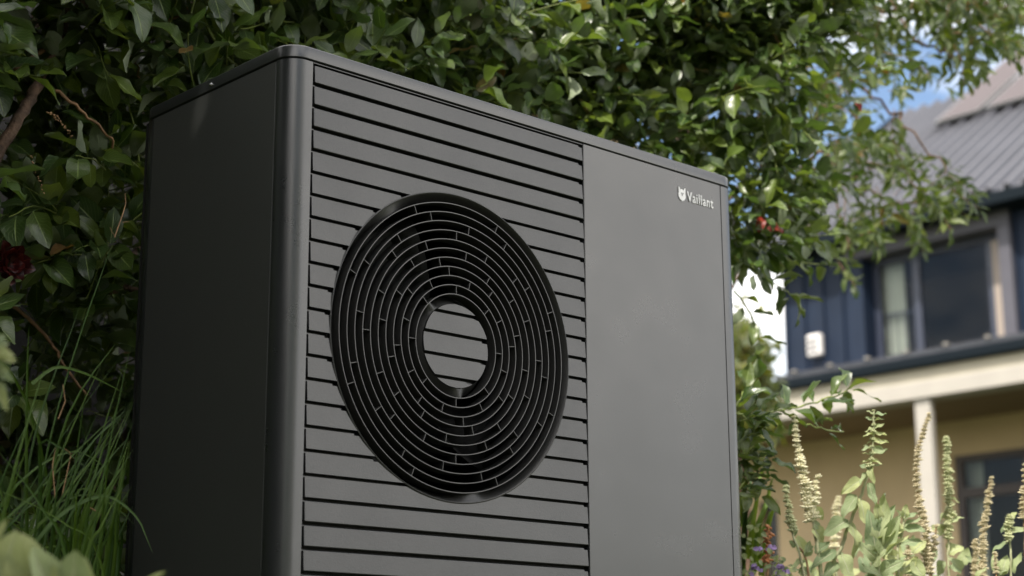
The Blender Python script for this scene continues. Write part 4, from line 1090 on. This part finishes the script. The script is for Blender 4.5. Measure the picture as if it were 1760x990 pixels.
for b, t_, w_ in (((1732, 935), (1702, 938), 11), ((1722, 990), (1728, 955), 18), ((1742, 985), (1757, 955), 20), ((1740, 915), (1762, 905), 10), ((1735, 900), (1722, 915), 9), ((1738, 890), (1745, 880), 9), ((1712, 985), (1708, 955), 12), ((1735, 975), (1712, 980), 16)): imgleaf(Lv, b, t_, 3.75, w_, .5)
Lv.build(p8, M['wool'], 'ovate', occl=False, curl=.4)
p9 = plant('blurred far spike standing behind the leafy sage stem', (1436, 1020), 4.3)
spike(p9, [(1439, 856), (1438, 875), (1436, 900), (1435, 940)], 4.3, 12, 22, 10, 'whorl')
p10 = plant('low brown spike between the door spikes and the corner shoot', (1712, 1020), 3.6)
spike(p10, [(1711, 952), (1711, 965), (1712, 985)], 3.6, 10, 14, 6, 'whorld')
p11 = plant('dusty pink dried spike half hidden behind the young leaf rosette', (1562, 1020), 3.85)
spike(p11, [(1563, 935), (1562, 950), (1566, 975), (1568, 1000)], 3.85, 12, 22, 9, 'whorld')
# low filler foliage between the spikes
pf = empty('sage_undergrowth', at(1500, 1150, dist=3.7), 'blurred low sage foliage filling the bottom behind the spikes', 'plant')
Lv = Leaves()
for k in range(70):
    u = rng.uniform(1380, 1770); v = rng.uniform(950, 1080) + (20 if u > 1600 else 0); d = rng.uniform(3.7, 4.4); a = rng.uniform(-2.6, -.5)
    imgleaf(Lv, (u, v), (u + 30 * math.cos(a), v + 30 * math.sin(a)), d, rng.uniform(12, 19), .5)
Lv.build(pf, M['wool'], 'ovate', limit=150, occl=False, curl=.4)

# strap-leaved plant and purple salvia beside the casing
ps = empty('strap_leaf_plant', at(1300, 1100, dist=3.9), 'upright strap leaved green plant against the right edge of the heat pump', 'plant')
Lv = Leaves()
for b, t_, w_ in (((1272, 905), (1314, 796), 10), ((1284, 960), (1304, 838), 11), ((1300, 930), (1326, 832), 11), ((1306, 960), (1330, 868), 10), ((1276, 980), (1290, 830), 11), ((1282, 970), (1276, 850), 10), ((1296, 990), (1318, 890), 11), ((1270, 960), (1296, 870), 9), ((1312, 990), (1322, 900), 9), ((1275, 1000), (1282, 880), 12), ((1290, 1000), (1300, 905), 10)): imgleaf(Lv, b, t_, 3.9, w_, .8)
Lv.build(ps, M['strap'], 'strap', occl=False, fold=.3, curl=.05)
pv = empty('purple_salvia', at(1315, 1100, dist=3.5), 'low salvia with small purple flowers beside the lower right edge of the heat pump', 'plant')
Lv = Leaves()
for k in range(70):
    u = rng.uniform(1276, 1362); v = rng.uniform(905 if u < 1330 else 960, 1010); a = rng.uniform(0, 6.28); l = rng.uniform(9, 17)
    imgleaf(Lv, (u, v), (u + l * math.cos(a), v + l * math.sin(a) * .7), rng.uniform(3.4, 3.7), rng.uniform(6, 9), .5)
Lv.build(pv, M['wool'], 'ovate', occl=False, limit=100)
for (u, v) in ((1303, 944), (1322, 943), (1328, 940), (1298, 972), (1306, 978), (1342, 972), (1350, 980), (1338, 986), (1290, 985)):
    Q = Leaves(); c = at(u, v, dist=3.45)
    for k in range(4): imgleaf(Q, (u, v), (u + rng.uniform(-9, 9), v + rng.uniform(-3, 8)), 3.45, 7, .7)
    Q.build(pv, M['purple'], 'ovate', occl=False, name='petal')
branch(pv, [pv.location, at(1318, 1000, dist=3.5), at(1320, 940, dist=3.5), at(1318, 905, dist=3.5)], .003, .002, M['drystem'], name='stem', wob=.001)
seedhead(pv, [at(1320, 905, dist=3.5), at(1321, 940, dist=3.5), at(1318, 970, dist=3.5)], .008, 40, M['rust'], 'flower_spike')

# ------------------------------------------------------------------ grass at the lower left
gc = empty('tall_grass', (-.34, .22, 0), 'clump of tall green grass leaning against the left side of the heat pump', 'grass')
T_, S__, F_ = leaf_grid(14, 3)
def blade(root, pts, wd, m, name='blade'):
    P = [Vector(p) for p in pts]; n = 13; C = []
    for i in range(n + 1):
        t = i / n * (len(P) - 1); j = min(int(t), len(P) - 2); f = t - j
        a, b_, c, d = P[max(j - 1, 0)], P[j], P[j + 1], P[min(j + 2, len(P) - 1)]
        C.append(.5 * ((2 * b_) + (c - a) * f + (2 * a - 5 * b_ + 4 * c - d) * f * f + (3 * b_ - a - 3 * c + d) * f ** 3))
    C = np.array([tuple(c) for c in C]) - np.array(root.location); t = np.gradient(C, axis=0); t /= np.linalg.norm(t, axis=1, keepdims=True)
    ph = rng.uniform(-.9, .9); vd = np.array([.67 * math.cos(ph), -.74 * math.cos(ph) + math.sin(ph) * .4, .0])
    s = np.cross(t, np.array([-.6 + ph * .4, -.7, .2])); s /= np.linalg.norm(s, axis=1, keepdims=True); nn = np.cross(s, t)
    w_ = wd * np.clip(1 - (np.linspace(0, 1, n + 1)) ** 2.2, .03, 1) * .5
    V = np.stack([C - s * w_[:, None] + nn * w_[:, None] * .45, C, C + s * w_[:, None] + nn * w_[:, None] * .45], 1).reshape(-1, 3)
    uvv = np.stack([S__ * .5 + .5, T_], -1)
    me = np_mesh(name, V, F_, m, np.full(len(V), rng.random()), uvv); return mesh_obj(name, me, None, root)
for k in range(88):
    u0 = rng.uniform(-70, 200) if k < 60 else rng.uniform(60, 200); y0 = .12 + rng.random() * .36; b = at(u0, 1010, y=y0)
    lean = rng.gauss(.42, .28) if k % 4 else rng.gauss(-.05, .35); h = rng.uniform(140, 400) * (1.0 if u0 < 130 else .85); drp = rng.random() ** 1.6
    if k % 9 == 0: h *= 1.35
    u1 = u0 + lean * h * .5; v1 = 1010 - h * .55; u2 = u0 + lean * h * (1.05 + .5 * drp); v2 = 1010 - h * (1 - .25 * drp * drp)
    if u2 > 232: u2 = 232 - rng.random() * 30; u1 = (u0 + u2) * .5
    p1_ = at(u1, v1, y=y0 - .01); p2_ = at(u2, v2, y=y0 - .03 * rng.random())
    if p2_.x > -.012: p2_.x = -.012 - rng.random() * .03
    root_ = Vector((b.x - lean * .12, b.y, 0))
    pts = [root_, b, p1_, p2_]
    if drp > .8 and u2 < 170: pts.append(p2_ + Vector((.06 * (1 if lean > 0 else -1), -.04, -.05 * drp)))
    if pts[-1].x > -.01: pts[-1].x = -.01
    blade(gc, pts, rng.uniform(.0030, .0075), M['blade'])
yb2 = .16
blade(gc, [at(30, 1020, y=yb2), at(60, 935, y=yb2), at(110, 880, y=yb2), at(170, 853, y=yb2), at(205, 862, y=yb2), at(237, 892, y=yb2 - .02), at(250, 920, y=yb2 - .03), at(262, 950, y=yb2 - .04)], .0058, M['blade'])
blade(gc, [at(60, 1000, y=.3), at(68, 850, y=.3), at(100, 700, y=.3), at(140, 570, y=.3), at(175, 470, y=.3), at(197, 408, y=.3)], .0036, M['blade'])
blade(gc, [at(30, 1000, y=.32), at(42, 850, y=.32), at(62, 740, y=.32), at(95, 640, y=.32), at(122, 570, y=.32), at(135, 530, y=.32)], .0040, M['blade'])
blade(gc, [at(48, 1000, y=.3), at(46, 820, y=.3), at(47, 650, y=.3), at(50, 560, y=.3)], .006, M['blade'])
blade(gc, [at(55, 660, y=.3), at(95, 632, y=.3), at(140, 640, y=.3), at(180, 658, y=.3), at(222, 680, y=.3)], .0055, M['blade'])
bm = bmesh.new(); tube(bm, [at(u, v, y=.3) - Vector(gc.location) for u, v in ((197, 408), (205, 385), (212, 365), (216, 350), (215, 332))], [.0012, .0011, .0012, .0009, .0006], 5)
tube(bm, [at(u, v, y=.3) - Vector(gc.location) for u, v in ((197, 405), (192, 398), (189, 390))], .0006, 4); tube(bm, [at(u, v, y=.3) - Vector(gc.location) for u, v in ((210, 382), (222, 381))], .0006, 4)
obj('seed_stalk', bm, M['drystem'], gc)
for pth in (((105, 860), (118, 800), (122, 780), (110, 770)), ((88, 930), (95, 860), (90, 800), (95, 770)), ((150, 870), (165, 878), (180, 890)), ((100, 720), (112, 690), (108, 660))):
    bm = bmesh.new(); tube(bm, [at(u, v, y=.18) - Vector(gc.location) for u, v in pth], [.0009] * (len(pth) - 1) + [.0004], 4); obj('dry_stalk', bm, M['drystem'], gc)

# ------------------------------------------------------------------ the near, blurred sage at the lower left
pn = empty('woolly_sage', at(40, 1400, dist=1.7), 'large blurred pale green leaves in the lower left corner', 'plant')
Lv = Leaves()
for b, t_, w_, f in (((-10, 1040), (22, 928), 70, .6), ((60, 1050), (40, 935), 80, .7), ((75, 1060), (80, 958), 34, .6), ((120, 1050), (128, 958), 66, .6), ((150, 1040), (152, 972), 20, .5), ((-30, 1000), (-10, 900), 60, .5), ((215, 1050), (262, 978), 30, .5), ((20, 1040), (-5, 950), 60, .6), ((95, 1050), (60, 950), 60, .5)): imgleaf(Lv, b, t_, 1.75, w_, f, .01)
Lv.build(pn, M['wool'], 'ovate', occl=False, fold=.3, wave=.05, curl=.45, res=(11, 7))
pe = empty('woolly_sage', at(-40, 1400, dist=1.8), 'pale hairy flower head hanging in at the left edge above the corner leaves', 'plant')
branch(pe, [pe.location, at(-25, 900, dist=1.8), at(-18, 700, dist=1.8), at(-8, 600, dist=1.8)], .003, .002, M['woolstem'], name='stem', wob=.001)
Lv = Leaves()
for b, t_, w_ in (((-12, 600), (12, 584), 13), ((-12, 605), (24, 606), 15), ((-10, 615), (26, 622), 12), ((-12, 625), (26, 648), 15), ((-12, 640), (18, 655), 13), ((-10, 655), (12, 672), 12), ((-12, 660), (13, 702), 14), ((-12, 590), (8, 575), 12), ((-14, 635), (14, 636), 12)): imgleaf(Lv, b, t_, 1.8, w_, .6)
Lv.build(pe, M['wool'], 'ovate', occl=False, curl=.6, fold=.5, name='bract')
